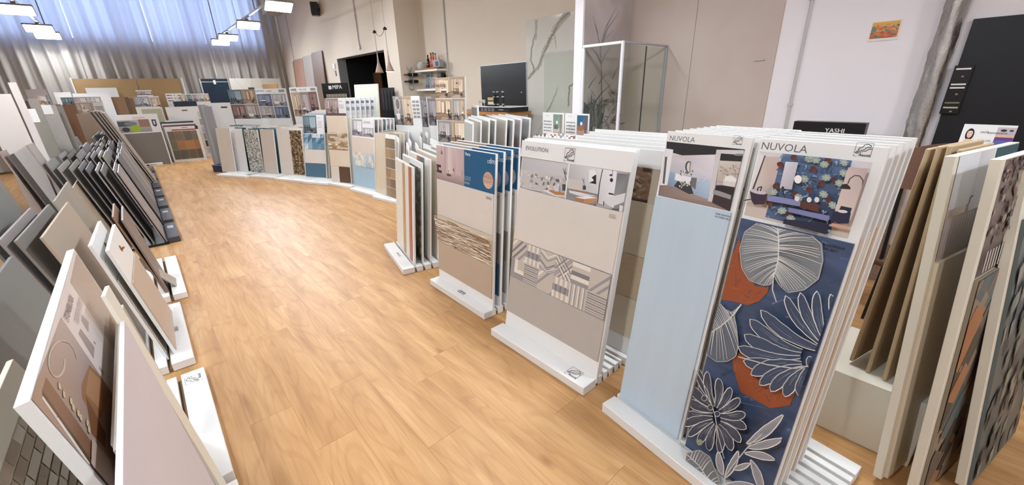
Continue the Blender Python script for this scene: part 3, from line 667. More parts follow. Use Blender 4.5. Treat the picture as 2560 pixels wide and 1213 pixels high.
def bottle(y, z, c, label, h=0.26, r=0.035, x=XW-0.13, g='bottles on the upper shelf'):
    t = empty('bottle', (x, y, z), 0, label, 'bottle', g)
    MB().lathe([(r*.9, 0), (r, 0.01), (r, h*.6), (r*.4, h*.74), (r*.36, h*.96)], (0, 0, 0), 14).build('glass_body', mat('bottle_glass', c, 0.15, 0.02), t, True)
    MB().cyl((0, 0, h*.9), (0, 0, h), r*.42).build('cap', M_BLACK, t)
bottle(7.66, ZT, (24, 26, 30), 'dark bottle on the tray, left of the copper bottles')
bottle(7.54, ZT, (176, 92, 70), 'tall copper coloured bottle second on the tray', .29, .038)
bottle(7.46, ZT, (186, 96, 76), 'tall copper coloured bottle right of its twin', .29, .036)
bottle(7.38, ZT, (196, 140, 120), 'pale pink bottle beside the copper bottles', .27, .03)
gl_ = empty('glass_jar', (XW-0.12, 7.94, z1), 0, 'clear rounded glass bowl at the left end of the shelf', 'bowl')
MB().lathe([(0.05, 0), (0.09, 0.03), (0.11, 0.08), (0.09, 0.13), (0.07, 0.14)], (0, 0, 0.0), 18).build('bowl', mat('smoky_glass', (178, 176, 166), 0.1, 0.02), gl_, True); MB().cyl((0, 0, 0.14), (0, 0, 0.15), 0.075, n=18).build('rim', M_METAL, gl_)
fr_ = empty('photo_box', (XW-0.16, 7.26, z1+0.03), math.radians(10), 'small grey patterned box at the right end of the tray', 'box')
MB().cbox(-0.05, -0.09, 0, 0.05, 0.09, 0.13, 0.005).build('carton', mat('grey_carton', (150, 156, 162), 0.4, 0.15, 30), fr_); MB().box(-0.055, -0.06, 0.02, -0.05, 0.02, 0.1).build('print_face', mat('dark_print', (58, 62, 70), 0.4, 0.2, 40), fr_)
cm = empty('coffee_maker', (XW-0.14, 7.2, z2), 0, 'black and chrome coffee maker standing on the lower shelf', 'coffee maker')
MB().cbox(-0.06, -0.08, 0, 0.06, 0.08, 0.05, 0.006).cbox(0.01, -0.07, 0.05, 0.06, 0.07, 0.26, 0.006).cbox(-0.06, -0.07, 0.2, 0.06, 0.07, 0.29, 0.01).build('body', M_BLACK, cm)
MB().lathe([(0.03, 0), (0.045, 0.03), (0.04, 0.09), (0.03, 0.11)], (-0.02, 0, 0.06), 14).build('jug', M_METAL, cm, True)
for i, (y, h_, c_, n) in enumerate(((7.83, 0.30, (60, 60, 66), 'dark portrait photo card leaning at the left of the lower shelf'), (7.62, 0.22, (150, 130, 116), 'brown sepia photo card leaning behind the coffee maker'))):
    b = Board('photo_card', n, 'photo card', (XW-0.1, y+0.09, z2), -90, 0.18, h_, 0.18, 0.006, M_WHITE, 'photo cards on the lower shelf')
    a = b.art(0, 0, 0.18, h_); room(a, 0.008, 0.01, 0.172, h_-0.01, 3+i, i); b_ar = a.build('photo', b.o)
# wine rack on the face of the wall step
q = AY(1027, 195, 8.12); wr_ = empty('wine_rack', (q.x, 8.157, q.z-0.24), 0, 'white metal scroll rack with two wine bottles on the wall step', 'wine rack')
pts = [(0.05*math.sin(i*0.52), -0.02, 0.46*i/22) for i in range(23)]
MB().tube(pts, 0.011, 6).tube([(-p[0], p[1], p[2]) for p in pts], 0.011, 6).build('scroll_frame', M_METAL, wr_)
for k_, z in enumerate((0.30, 0.17)): MB().lathe([(0.042, -0.01), (0.046, 0), (0.042, 0.01), (0.038, 0)], (0.01, -0.07, z), 14, 'x').build('bottle_ring', M_METAL, wr_)
for zz, rc, n in ((0.30, (150, 40, 40), 'dark wine bottle with red neck lying in the wall rack'), (0.17, (26, 26, 30), 'all black wine bottle in the wall rack, under the other')):
    t = empty('wine_bottle', (q.x+0.03, 8.157-0.07, q.z-0.24+zz), 0, n, 'bottle', 'wine bottles in the wall rack')
    MB().lathe([(0.014, -0.12), (0.034, -0.07), (0.034, 0.10), (0.03, 0.11)], (0, 0, 0), 14, 'x').build('glass_body', mat('wine_glass', (22, 22, 26), 0.12), t, True)
    MB().lathe([(0.015, -0.20), (0.014, -0.12)], (0, 0, 0), 10, 'x').build('neck_foil', mat('neck_foil', rc, .3), t)

# ================================================================== DISPLAY BASES
def base(name, label, P, ang, w, d, h=0.06, ledge=0.12, slots=4, pitch=0.065, m=None, group=None, text=None, emblem=False, sm=None):
    """low slotted base: origin at the front corner, x along the front, y into the back"""
    a = math.radians(ang); t = empty(name, (P[0], P[1], 0), a, label, 'display rack', group)
    m = m or M_WHITE
    MB().box(0.006, 0.006, 0, w-0.006, d-0.006, 0.022).build('bottom_plate', sm or M_MDF, t)
    MB().cbox(0, 0, 0.002, w, ledge, h, 0.003).build('front_ledge', m, t)
    y = ledge+0.022
    for i in range(slots):
        y1 = y+pitch-0.022 if i < slots-1 else d
        if y1 > d or y1 - y < 0.004: break
        MB().cbox(0, y, 0.002, w, y1, h, 0.002).build('slot_bar', m, t); y = y1+0.022
    if text or emblem:
        A = Art(-9, -9, 9, 9); A.step = 0.00005
        if text: A.text(text, w*0.5, ledge*0.45, ledge*(0.45 if text == 'dm' else 0.22), (60, 60, 62), bold=0.06, align='c')
        if text and not emblem: A.org = (w*0.5-0.05, ledge*0.28); A.sc = (1, 1); 
        if emblem: logo(A, w-0.17, ledge*0.18, 0.085)
        o = A.build('base_print', t)
        for v in o.data.vertices: v.co = (v.co.x, v.co.z, h-v.co.y+0.0004)
    return t
def T(rgb, var=0.03, sc_=5, bump=0.0, rough=0.4, st=None): return mat('tile_%d_%d_%d' % rgb, rgb, rough, var, sc_, bump, stretch=st)
T_SAND = T((216, 208, 199)); T_GREIGE = T((180, 174, 167)); T_TAUPE = T((186, 168, 148)); T_LIGHT = T((226, 220, 208)); T_BEIGE = T((206, 194, 172))
T_BLUE = mat('pale_blue_tile', (186, 203, 216), 0.45, 0.035, 4, stretch=(3, 1, 0.4))
ORD = ['second', 'third', 'fourth', 'fifth', 'sixth', 'seventh', 'eighth', 'ninth', 'tenth', 'eleventh', 'twelfth']

# ------------------------------------------------------------------ EVOLUTION stand
A0, an, w, L, le = fit((1263.5, 808.8), (1491, 949), (1308.7, 351.3)); EV_AN = an
base('display_rack', 'white slotted base of the Evolution boards with emblem at its right end', FL(1227.5, 839), -90.5, 0.87, 0.39, slots=5, pitch=0.058, emblem=True)
def geo_tile(a, x0, y0, s, k, r):
    """one square of the patchwork of greys"""
    W1, W2, W3, W4 = (228, 222, 212), (150, 148, 150), (196, 188, 178), (122, 122, 128)
    a.frame(x0, y0, x0+s, y0+s); a.rect(0, 0, 1, 1, W3)
    c = [W1, W2, W3, W4]
    if k == 0:
        for i in range(-8, 9, 2): a.poly([(i/5, 0), (i/5+.17, 0), (i/5+1.17, 1), (i/5+1, 1)], r.choice(c))
    elif k == 1:
        for i in range(9): a.rect(0, i/9, 1, i/9+.055, c[i % 2] if i % 2 else W4)
        a.rect(0, 0.0, 1, 0.02, W1)
    elif k == 2:
        for i in range(7):
            for j in range(3): a.rect(i/7, j/3, i/7+.13, j/3+.32, c[(i*2+j) % 4])
    elif k == 3:
        for i in range(6):
            t = i/6; a.line([(0, 1-t), (0.5, 0.7-t), (1, 1-t)], s*0.06, c[i % 4]); a.line([(0, .45-t*.3), (0.5, 0.2-t*.3), (1, .45-t*.3)], s*0.05, c[(i+1) % 4])
    elif k == 4:
        for i in range(4):
            o = i*.12; a.line([(0, o), (1-o, 1)], s*.055, c[i]); a.line([(o, 0), (1, 1-o)], s*.055, c[(i+1) % 4])
            a.line([(0, 1-o), (1-o, 0)], s*.055, c[(i+2) % 4]); a.line([(o, 1), (1, o)], s*.055, c[i])
    elif k == 5:
        a.rect(0, 0, .28, 1, W2); a.rect(0, 0, 1, .3, W2); a.rect(.28, .3, 1, 1, W1); a.rect(.5, .5, 1, 1, W3)
    elif k == 6:
        for i in range(5): a.rect(0, i*.2, 1, i*.2+.19, [W2, W1, W4, W3, W1][i])
    else:
        for i in range(12): a.rect(i/12, 0, i/12+.055, 1, c[i % 3])
    a.frame(x0, y0, x0+s, y0+s); a.rect(0, 0, 1, 0.008, (170,165,158)); a.rect(0, 0, 0.008, 1, (170,165,158))
def evolution(i, A, an, w, L, le, label, name='sample_board', series=0, group='Evolution boards in the white slotted base'):
    b = Board(name, label, 'tile board', A, an, w, L, le, 0.02, M_WHITE, group, sink=0.032, cham=0.0015)
    m = 0.008; hv = L-0.105
    b.tile(-0.004, hv, w+0.004, L+0.002, M_WHITE, 0.010, 'header_panel')
    v3 = L*0.765
    tl = [(T_GREIGE, 0.115, 0.385), (None, 0.388, 0.665), (T_SAND, 0.668, v3-0.002)]
    if series == 1: tl = [(T_BEIGE, 0.115, 0.385), (T((196,178,150), .05, 40, .6), 0.388, 0.665), (T_BEIGE, 0.668, v3-0.002)]
    if series == 2: tl = [(T((190,176,160)), 0.115, 0.385), (T((176,160,140), .05, 40, .6), 0.388, 0.665), (T((204,190,170)), 0.668, v3-0.002)]
    for mt, v0, v1 in tl: b.tile(m, v0, w-m, v1, mt or T_GREIGE)
    a = b.art(0, 0, w, L)
    if i == 0:
        r = random.Random(4); s = 0.1385; n = int((w-2*m)/s)+1; ks = [0, 2, 3, 4, 1, 0, 6, 5, 1, 7, 0, 2, 7, 7]
        q0 = [0, 2, 3, 4, 6, 0]; q1 = [5, 1, 0, 2, 7, 1]
        for c in range(6):
            s_ = (w-2*m)/6
            geo_tile(a, m+c*s_, 0.3885+s_, s_, q0[c], r); geo_tile(a, m+c*s_, 0.3885, s_, q1[c], r)
        a.build('patchwork_print', b.o, -0.0085)
        # the two bathroom photographs
        P = b.art(0, 0, w, L); P.clip = (m, v3, w-m, hv); k = 5.275
        P.map = lambda p: b.uv(1300+p[0]/k, 330+p[1]/k)
        g = lambda v: (v, v, v+2)
        P.poly([(0,860),(590,1010),(660,380),(20,310)], g(178), [g(176), g(186), g(205), g(186)])
        P.poly([(0,860),(590,1010),(615,850),(0,735)], g(120)); P.poly([(0,735),(600,850),(628,600),(20,490)], (196,190,186))
        r = random.Random(2)
        for i_ in range(46):
            x = r.uniform(5, 600); y0 = 505+x*0.16; y = r.uniform(y0+10, y0+210); c = r.choice([g(120), g(230), g(150), g(140), g(235), g(105)])
            d = r.choice([(18, 3), (3, 26), (14, 18), (14, -16)])
            for q in range(r.choice([1, 3, 4])): P.line([(x+q*7*(d[0] < 5), y+q*9*(d[1] < 5)), (x+q*7*(d[0] < 5)+d[0]*1.6, y+q*9*(d[1] < 5)+d[1]*1.6)], 0.0035, c)
        P.poly([(300,770),(600,835),(600,860),(560,935),(300,850)], g(176)); P.poly([(300,770),(370,765),(605,815),(600,850),(500,850)], g(222))
        P.poly([(385,775),(430,765),(602,805),(600,840),(480,830)], (176,126,78)); P.poly([(430,925),(580,960),(590,1000),(560,990)], (110, 80, 60))
        P.poly([(572,690),(615,690),(610,775),(568,770)], g(70))
        for t in ((580,480),(612,475),(600,520),(632,540)): P.line([(622,640),(605,560),t], 0.005, g(60), 0.003)
        P.poly([(470,700),(530,710),(528,790),(466,780)], g(205)); P.poly([(480,620),(530,625),(528,660),(490,655)], g(95))
        P.poly([(585,1010),(600,1010),(672,400),(655,395)], WHITE)
        # right picture
        P.poly([(600,1010),(1380,1200),(1480,515),(672,400)], g(190), [g(120), g(110), g(170), g(200)])
        P.poly([(640,740),(1040,820),(1095,490),(680,410)], g(196), [g(170), g(205), g(225), g(190)])
        P.poly([(640,740),(830,790),(830,650),(650,610)], (200,194,190))
        P.poly([(625,850),(1040,935),(1040,820),(640,740)], g(132)); P.poly([(1040,940),(1250,1000),(1290,520),(1100,490)], g(226), [g(200), g(228), g(236), g(226)])
        P.poly([(1240,890),(1420,900),(1470,560),(1300,545)], g(140), [g(150), g(120), g(125), g(110)])
        P.poly([(1120,880),(1420,800),(1430,905),(1210,990),(1120,960)], g(214)); P.poly([(960,1090),(1130,930),(1240,1010),(1110,1120)], g(176))
        P.poly([(600,1010),(960,1090),(1110,1120),(1390,1195),(1400,1010),(1240,1010),(1000,950),(880,1010),(700,990)], g(92))
        P.poly([(960,1080),(1100,1115),(1230,1010),(1030,950)], g(170)); P.poly([(660,770),(800,795),(1035,850),(960,850),(800,845),(665,800)], g(216))
        P.poly([(740,860),(860,885),(855,960),(742,930)], (166,120,84)); P.poly([(860,885),(1040,870),(1030,915),(855,960)], (186,138,98)); P.poly([(740,860),(860,885),(1040,870),(900,845)], g(232))
        P.poly([(730,765),(840,780),(935,795),(850,800),(730,778)], (168,112,72)); P.poly([(845,705),(885,712),(882,765),(842,760)], g(60))
        for t in ((835,612),(860,612),(848,640)): P.line([(865,715),(855,660),t], 0.004, g(90), 0.003)
        P.ell(985, 600, 62, 105, g(215), 20); P.poly([(930,500),(1000,500),(1030,560),(960,600),(920,670)], g(232)); P.ell(985, 630, 34, 30, g(240)); P.poly([(960,600),(1020,560),(1020,690),(930,672),(990,640)], g(30))
        P.line([(1105,495),(1060,700),(1040,930)], 0.004, g(40)); P.ell(1222, 635, 20, 26, g(20)); P.line([(1240,500),(1230,590)], 0.003, g(60)); P.ell(1215, 570, 20, 12, g(30))
        P.poly([(1190,800),(1250,815),(1250,832),(1182,820)], g(25)); P.line([(1122,910),(1118,975)], 0.005, g(40))
        P.poly([(1330,960),(1400,985),(1415,1080),(1385,1130),(1320,1060)], g(216)); P.poly([(1320,1060),(1385,1090),(1370,1190),(1310,1150)], g(110))
        P.build('photo_print', b.o, -0.001)
        a = b.art(0, 0, w, L); a.clip = (-9,-9,9,9)
        a.org = (0, 0); a.sc = (1, 1)
        a.text('EVOLUTION', 0.045, L-0.058, 0.026, (90, 92, 96)); a.text('Oyster   Grey', 0.69, v3+0.015, 0.008, (220,220,220)); a.text('Oyster   Grey', 0.02, v3+0.015, 0.007, (220,220,220))
        logo(a, w*0.455, L-0.094, 0.078)
        a.org = (0, 0); a.sc = (1, 1); smallprint(a, w-0.085, v3-0.025, 0.045, 4, 0.002, 0.006, (130,130,130))
        o = a.build('header_lettering', b.o, -0.0125)
    else:
        r = random.Random(i+series*10)
        if series == 0:
            a.frame(m, v3, w/2-0.004, hv); room(a, m, v3, w/2-0.004, hv, i, i); room(a, w/2+0.004, v3, w-m, hv, i+2, i+7)
        else:
            cs = [(150,118,96),(196,178,160),(96,72,60),(176,150,126)]
            a.frame(m, v3, w*0.80, hv); a.rect(0, 0, 1, 1, (168,140,118))
            for q in range(110):
                x, y, an_ = r.random(), r.random(), r.choice([.8, -.8, .8, 0]); a.line([(x, y), (x+.08*math.cos(an_), y+.13*math.sin(an_))], r.choice([.008, .012, .02]), r.choice(cs))
            a.rect(0, 0, 1, .08, (84,66,60)); a.frame(w*0.80, v3, w-m, hv); a.rectx(0, 0, 1, 1, (196,184,166), (180,168,150))
        a.clip = (-9,-9,9,9); a.org = (0, 0); a.sc = (1, 1)
        a.build('photo_print', b.o, -0.001)
        a = b.art(0, 0, w, L); a.clip = (-9,-9,9,9); a.text(['EVOLUTION','TRILOGY','OPEN','PATCHWALK','URBAN','PORCELLANA'][i % 6], 0.045, L-0.05, 0.022, (90,92,96)); logo(a, w*0.455, L-0.08, 0.06); a.build('header_lettering', b.o, -0.0125)
    return b
EV = evolution(0, A0, an, w, L, le, 'Evolution board with patchwork band of grey patterns, front of its base')
u_, y_, z_, b_ = axes(an, 0)
for i in range(1, 3): evolution(i, A0+b_*0.036*i-u_*0.014*i, an, w, L+0.004*i, le, 'white-headed board %s in the row behind the grey patchwork Evolution board' % ORD[i-1], series=0)
# second stack between Evolution and Nuvola
p0 = FL(1540, 880, 0.06); A1 = Vector((p0.x+0.03, 1.60, 0.06)); LE2 = 0.155
base('display_rack', 'white slotted base half hidden between Evolution and Nuvola boards', (p0.x-0.005, 1.89, 0), -90.5, 0.88, 0.42, ledge=0.035, slots=6)
A1 = A1+Vector((0, 0, 0))
L1 = (AY(1630, 386, 1.15).z)
q = FL(1630, 386, 1.40)
h1 = 1.31; 
for i in range(6):
    evolution(i+1, Vector((p0.x+0.035+0.065*i, 1.88, 0.06)), -90.5, 0.86, h1+0.012*i, 0.14, ['white-headed board with brown geometric photo seen right of Evolution board'][0] if i == 0 else 'cream topped board %s in the stack behind the brown geometric photo' % ORD[i-1], series=1 if i == 0 else 2, group='boards stacked between Evolution and Nuvola')

# ------------------------------------------------------------------ NUVOLA stand
A0, an, w, L, le = fit((1550, 990), (1698, 1100), (1669.5, 327.8)); u, yv, zv, bk = axes(an, 0)
WL = 0.385
base('display_rack', 'long white slotted base under the pale blue and leaf boards', FL(1504, 1029), an, 0.97, 0.66, ledge=0.10, slots=9, pitch=0.058)
def nuv_header(b, w, L, hb, hv): b.tile(0.0, hv, w, L, M_WHITE, 0.004, 'header_panel')
NV = []
for i in range(8):
    A = A0+bk*0.058*i
    b = Board('sample_board', 'Nuvola board with plain pale blue tile, left front of the long base' if i == 0 else 'Nuvola row board %s behind the pale blue one, mostly its white top seen' % ORD[i-1], 'tile board', A, an, WL, L, le, 0.018, M_WHITE, 'boards behind the pale blue Nuvola board', sink=0.032, cham=0.0015)
    NV.append(b); hb = 0.655*L if False else b.L*0.72
    v_ph0, v_ph1 = L-0.40, L-0.082
    b.tile(0.004, 0.0, WL-0.012, v_ph0-0.004, T_BLUE if i == 0 else [T_SAND, T_GREIGE, T_LIGHT][i % 3], 0.010)
b = NV[0]; k = 3.657; 
vt = b.uv(1640+30/k, 310+655/k)[1]; vh = b.uv(1640+105/k, 310+160/k)[1]
for bb in NV:
    for ch in bb.o.children:
        if ch.name.startswith('tile'):
            s_ = (vt-0.004)/(L-0.404); 
            for v in ch.data.vertices: v.co.z *= s_
P = b.art(0, 0, WL, L); P.clip = (0.004, vt, WL-0.022, vh); P.map = lambda p: b.uv(1640+p[0]/3.657, 310+p[1]/3.657)
P.poly([(20,655),(690,805),(830,235),(100,160)], (206,200,206), [(190,180,178),(150,130,122),(222,214,216),(214,208,212)])
P.poly([(100,160),(830,235),(822,250),(570,235),(545,280),(240,288),(150,262),(95,232)], (34,32,36))
P.poly([(240,288),(545,280),(530,480),(480,690),(350,650),(105,560),(120,280)], (208,200,208), [(196,190,196),(226,220,226),(216,212,220),(150,176,200),(176,184,198),(170,170,176),(200,194,198)])
P.poly([(110,430),(180,450),(500,520),(470,690),(350,650),(105,560)], (138,160,186), [(150,172,196),(150,172,196),(188,204,220),(160,180,202),(140,164,190),(120,142,168)])
P.poly([(20,655),(35,560),(105,560),(480,690),(690,760),(690,805)], (150,128,118), [(130,112,106),(120,104,98),(140,122,114),(164,142,132),(150,128,118),(150,130,120)])
P.poly([(40,560),(105,560),(160,235),(95,225)], (226,226,230)); P.poly([(60,545),(80,548),(105,300),(85,300)], (84,94,88))
P.poly([(180,450),(325,490),(310,560),(172,510)], (232,230,234)); P.poly([(325,490),(375,495),(362,600),(310,560)], (112,108,104)); P.poly([(200,520),(320,560),(345,640),(300,640),(165,570)], (58,56,60))
r = random.Random(8)
for i in range(22): P.ell(r.uniform(205, 320), r.uniform(530, 580), 7, 9, r.choice([(220,216,210),(170,168,160),(60,64,60)]), 7)
P.ell(302, 392, 32, 52, (74,72,74)); P.ell(310, 396, 25, 46, (214,206,204)); P.line([(318,345),(312,440)], .003, (40,40,40))
for i in range(14): P.ell(r.uniform(222, 350), 455+r.uniform(-28, 14), 7, 10, r.choice([(90,100,96),(226,226,224),(120,116,112)]), 7)
for i in range(26): P.ell(r.uniform(380, 500), r.uniform(465, 520), 8, 6, (206, 212, 220), 7)
P.poly([(480,705),(560,235),(820,240),(800,300),(600,270),(520,715)], (206,202,204)); P.poly([(600,270),(812,285),(795,345),(590,335)], (36,34,38)); P.ell(765, 282, 46, 10, (130,132,128))
P.poly([(590,335),(795,345),(745,560),(560,520)], (204,192,180), [(214,204,194),(206,196,186),(180,168,156),(190,176,164)])
for i in range(40): P.ell(r.uniform(590, 780), r.uniform(380, 470), 9, 7, r.choice([(168,156,144),(188,178,166),(150,136,122)]), 7, r.random())
P.poly([(520,715),(560,560),(745,560),(690,800)], (58,46,48)); P.poly([(625,500),(760,520),(740,580),(620,560)], (214,210,206)); P.poly([(640,480),(700,470),(755,510),(750,535),(640,520)], (232,230,228))
P.poly([(535,600),(700,640),(690,690),(530,640)], (150,146,148)); P.poly([(560,560),(745,600),(720,660),(556,600)], (40,34,38))
P.build('photo_print', b.o, -0.001)
a = b.art(0, 0, WL, L); a.clip = (-9,-9,9,9); t_ = b.uv(1640+112/3.657, 310+148/3.657); a.text('NUVOLA', 0.018, t_[1], 0.022, (104,104,108)); logo(a, WL-0.075, vh+0.012, 0.036); t_ = b.uv(1640+560/3.657, 310+835/3.657)
a.build('header_lettering', b.o, -0.0005)
a = b.art(0, 0, WL, L); a.clip = (-9,-9,9,9); a.text('SERIE NUVOLA', WL-0.075, vt-0.024, 0.007, (70,80,90), bold=.1); a.text('AZZURRO BLU', WL-0.075, vt-0.036, 0.007, (70,80,90), bold=.1); a.build('tile_lettering', b.o, -0.0105)
for j, bb in enumerate(NV[1:]):
    a = bb.art(0, 0, WL, L); room(a, 0.004, vt, WL-0.012, vh, j, j); a.clip = (-9,-9,9,9); a.map = None; a.org = (0, 0); a.sc = (1, 1); a.text('NUVOLA', 0.018, vh+0.006, 0.016, (104,104,108)); logo(a, WL-0.075, vh+0.002, 0.030); a.build('photo_print', bb.o, -0.001)
# leaf side
tr_px = (2225, 371.5); q = onplane(tr_px[0], tr_px[1], A0, NV[0].y); WR = (q-A0).dot(NV[0].u)
q2 = onplane(1902.5, 345.5, A0, NV[0].y); UR = (q2-A0).dot(NV[0].u); WRW = WR-UR
M_LEAFBG = noise_ramp('blue_decor_ground', [(52, 66, 92), (78, 96, 128), (104, 124, 154), (70, 84, 112)], 2.2, 0.4, 2.5, 5, (1.0, 1, 2.2), 0.3, 0.75)
RB = []
for i in range(5):
    A = A0+NV[0].u*UR+bk*0.088*i - NV[0].u*(0.004*i)
    b = Board('sample_board', 'Nuvola board with big white leaves on blue, right front of the long base' if i == 0 else 'Nuvola row board %s behind the leaf decorated one' % ORD[i-1], 'tile board', A, an, WRW, L, le, 0.018, M_WHITE, 'boards behind the leaf decorated Nuvola board', sink=0.032, cham=0.0015)
    RB.append(b)
b = RB[0]; k2 = 1.328
vt2 = b.uv(1480+495/k2, 300+322/k2)[1]; vh2 = b.uv(1640+950/k, 310+250/k)[1]
for i, bb in enumerate(RB):
    bb.tile(0.004, 0.0, WRW-0.006, vt2-0.003, M_LEAFBG if i == 0 else [T_SAND, T_BEIGE, T_LIGHT, T((196,160,120))][i % 4], 0.010)
    if i:
        a = bb.art(0, 0, WRW, L); room(a, 0.01, vt2, WRW-0.02, vh2, i+1, i+20); a.clip = (-9,-9,9,9); a.map = None; a.org = (0, 0); a.sc = (1, 1); a.text('NUVOLA', 0.02, vh2+0.006, 0.018, (104,104,108)); logo(a, WRW-0.085, vh2+0.002, 0.036)
        a.build('photo_print', bb.o, -0.001)
P = b.art(0, 0, WRW, L); P.clip = (0.008, vt2, WRW-0.03, vh2); P.map = lambda p: b.uv(1640+p[0]/3.657, 310+p[1]/3.657)
P.poly([(780,825),(1835,1065),(2040,350),(950,250)], (206,190,182), [(206,198,188),(214,200,190),(196,182,178),(214,206,206)])
P.poly([(950,250),(2040,350),(2030,415),(1790,395),(1790,335),(1150,270),(1140,300),(1000,300)], (214,210,214))
P.poly([(780,825),(870,600),(1000,300),(950,260)], (226,222,222)); P.line([(1000,290),(880,620)], .006, (70,70,72))
P.poly([(900,600),(1000,300),(1140,300),(1080,650),(940,690)], (204,184,174), [(214,200,190),(200,184,176),(206,188,180),(196,176,166),(214,198,188)])
P.poly([(780,825),(830,740),(1050,690),(1010,850),(1590,1000),(1640,900),(1860,960),(1835,1065)], (202,188,176))
P.poly([(1000,850),(1160,268),(1795,335),(1590,1005)], (92,114,150), [(84,104,140),(100,124,158),(96,118,154),(50,60,86)])
r = random.Random(12)
def inmural(): 
    t, s2 = r.random(), r.random(); x = (1000+(1160-1000)*s2)*(1-t)+(1590+(1795-1590)*s2)*t; y = (850+(268-850)*s2)*(1-t)+(1005+(335-1005)*s2)*t; return x, y
for i in range(150):
    x, y = inmural(); a_ = r.uniform(-1.4, 1.4); l_ = r.uniform(20, 60); P.line([(x, y), (x+l_*.5*math.cos(a_), y+l_*.5*math.sin(a_)), (x+l_*math.cos(a_+.4), y+l_*math.sin(a_+.4))], r.uniform(.004, .012), r.choice([(112,136,168),(72,92,126),(126,150,178),(64,80,112),(150,168,186)]), .001)
for x, y in ((1280,300),(1460,410),(1590,330),(1650,510),(1420,600),(1530,540),(1120,560),(1060,720),(1240,820),(1160,370),(1290,640),(1600,690)):
    P.ell(x, y, 34, 24, (86, 48, 46), 9, r.uniform(-1, 1)); P.ell(x+10, y+20, 22, 14, (104,58,50), 8, 1)
for x, y in ((1420,320),(1560,370),(1740,350),(1480,330),(1700,540),(1580,490),(1380,500),(1640,740),(1740,450),(1330,670),(1440,300),(1180,790),(1260,860),(1560,640),(1100,620)):
    P.ell(x, y, 40, 30, (140,156,150), 11, r.random()); 
    for q in range(7): P.line([(x, y), (x+42*math.cos(q*.9), y+32*math.sin(q*.9))], .003, (176,188,176))
P.poly([(1215,345),(1330,352),(1270,598),(1160,585)], (188,186,196), [(214,212,218),(200,198,208),(176,174,186),(190,188,198)]); P.ell(1328, 505, 34, 38, (240,238,238))
P.poly([(1050,660),(1100,655),(1350,700),(1345,750),(1050,700)], (132,136,178)); P.line([(1190,570),(1196,650)], .004, (40,40,46)); P.ell(1190, 580, 14, 8, (40,40,46))
P.poly([(1355,700),(1530,738),(1510,800),(1345,760)], (92,52,44)); P.poly([(1245,760),(1615,835),(1605,885),(1240,800)], (120,126,170)); P.poly([(1200,865),(1600,905),(1588,1005),(1190,905)], (36,40,62))
for x, y in ((1320,680),(1430,690),(1500,690)): P.ell(x, y, 22, 24, (222,220,214))
P.poly([(890,610),(960,590),(1050,640),(1025,730),(930,735),(905,700)], (58,44,62)); P.ell(965, 618, 76, 20, (200,192,200), 16, .2); P.line([(960,610),(965,580),(1000,572),(985,612)], .004, (30,30,34)); P.line([(830,698),(905,684)], .004, (60,50,60))
P.poly([(1790,395),(2030,415),(1905,880),(1640,870),(1770,440)], (204,184,176), [(196,178,172),(186,168,166),(206,190,182),(216,200,190),(204,186,178)])
pts = [(1760,590)] ; arc = [(1782,545),(1800,500),(1845,470),(1890,475),(1920,515),(1915,570),(1880,700),(1810,880)]
P.line(arc, .0035, (90,70,66)); P.poly([(1715,575),(1730,550),(1775,545),(1805,575),(1806,596),(1712,590)], (44,34,36)); 
P.poly([(1625,870),(1650,790),(1810,810),(1790,905),(1700,905)], (36,40,66)); P.poly([(1700,790),(1720,745),(1820,765),(1800,820)], (30,34,58)); P.ell(1735, 795, 46, 14, (222,214,214), 14, .1)
P.poly([(1640,900),(1850,940),(1845,975),(1610,925)], (196,156,136))
P.build('photo_print', b.o, -0.001)
a = b.art(0, 0, WRW, L); a.clip = (-9,-9,9,9); t_ = b.uv(1640+962/k, 310+230/k); a.text('NUVOLA', t_[0], t_[1], 0.027, (100,100,104)); logo(a, WRW-0.085, vh2+0.014, 0.044); a.build('header_lettering', b.o, -0.0045) if False else a.build('header_lettering', b.o, -0.0005)
# big leaves drawn on the blue tile
P = b.art(0, 0, WRW, L, 0.00003); P.clip = (0.006, 0.004, WRW-0.008, vt2-0.006); P.map = lambda p: b.uv(1480+p[0]/1.328, 300+p[1]/1.328)
r = random.Random(21)
for i in range(60):
    x, y = r.uniform(300, 860), r.uniform(330, 1190); a_ = r.uniform(-.9, .2)
    P.line([(x, y), (x+60*math.cos(a_), y+60*math.sin(a_)), (x+r.uniform(90, 170)*math.cos(a_+.15), y+r.uniform(90, 170)*math.sin(a_+.15))], r.uniform(.004, .016), r.choice([(58,72,98),(84,104,136),(66,82,110),(98,118,148)]), .001)
OR1, OR2 = (150, 78, 46), (126, 64, 44)
for blob in ([(495,385),(480,430),(450,490),(430,550),(436,598),(480,605),(520,615),(560,602),(590,575),(595,555),(550,548),(520,505),(498,470)], [(470,775),(520,770),(540,840),(580,880),(640,890),(680,900),(662,945),(600,950),(545,925),(500,900),(480,850)], [(440,560),(410,620),(400,600),(425,540)], [(560,880),(600,870),(640,905),(600,930)]):
    P.poly([(x+r.uniform(-4, 4), y+r.uniform(-4, 4)) for x, y in blob], OR1)
    for i in range(16):
        x0_, y0_ = r.choice(blob); x1_, y1_ = r.choice(blob); P.line([(x0_*.75+x1_*.25, y0_*.75+y1_*.25), ((x0_+x1_)/2+r.uniform(-9, 9), (y0_+y1_)/2)], .005, r.choice([OR2, (168,90,54), (92,74,78)]), .001)
WL1, WL2, WL3 = (214, 214, 210), (188, 190, 190), (160, 166, 172)
def bez(p0, p1, p2, n=6): return [((1-t)**2*p0[0]+2*t*(1-t)*p1[0]+t*t*p2[0], (1-t)**2*p0[1]+2*t*(1-t)*p1[1]+t*t*p2[1]) for t in [i/n for i in range(n+1)]]
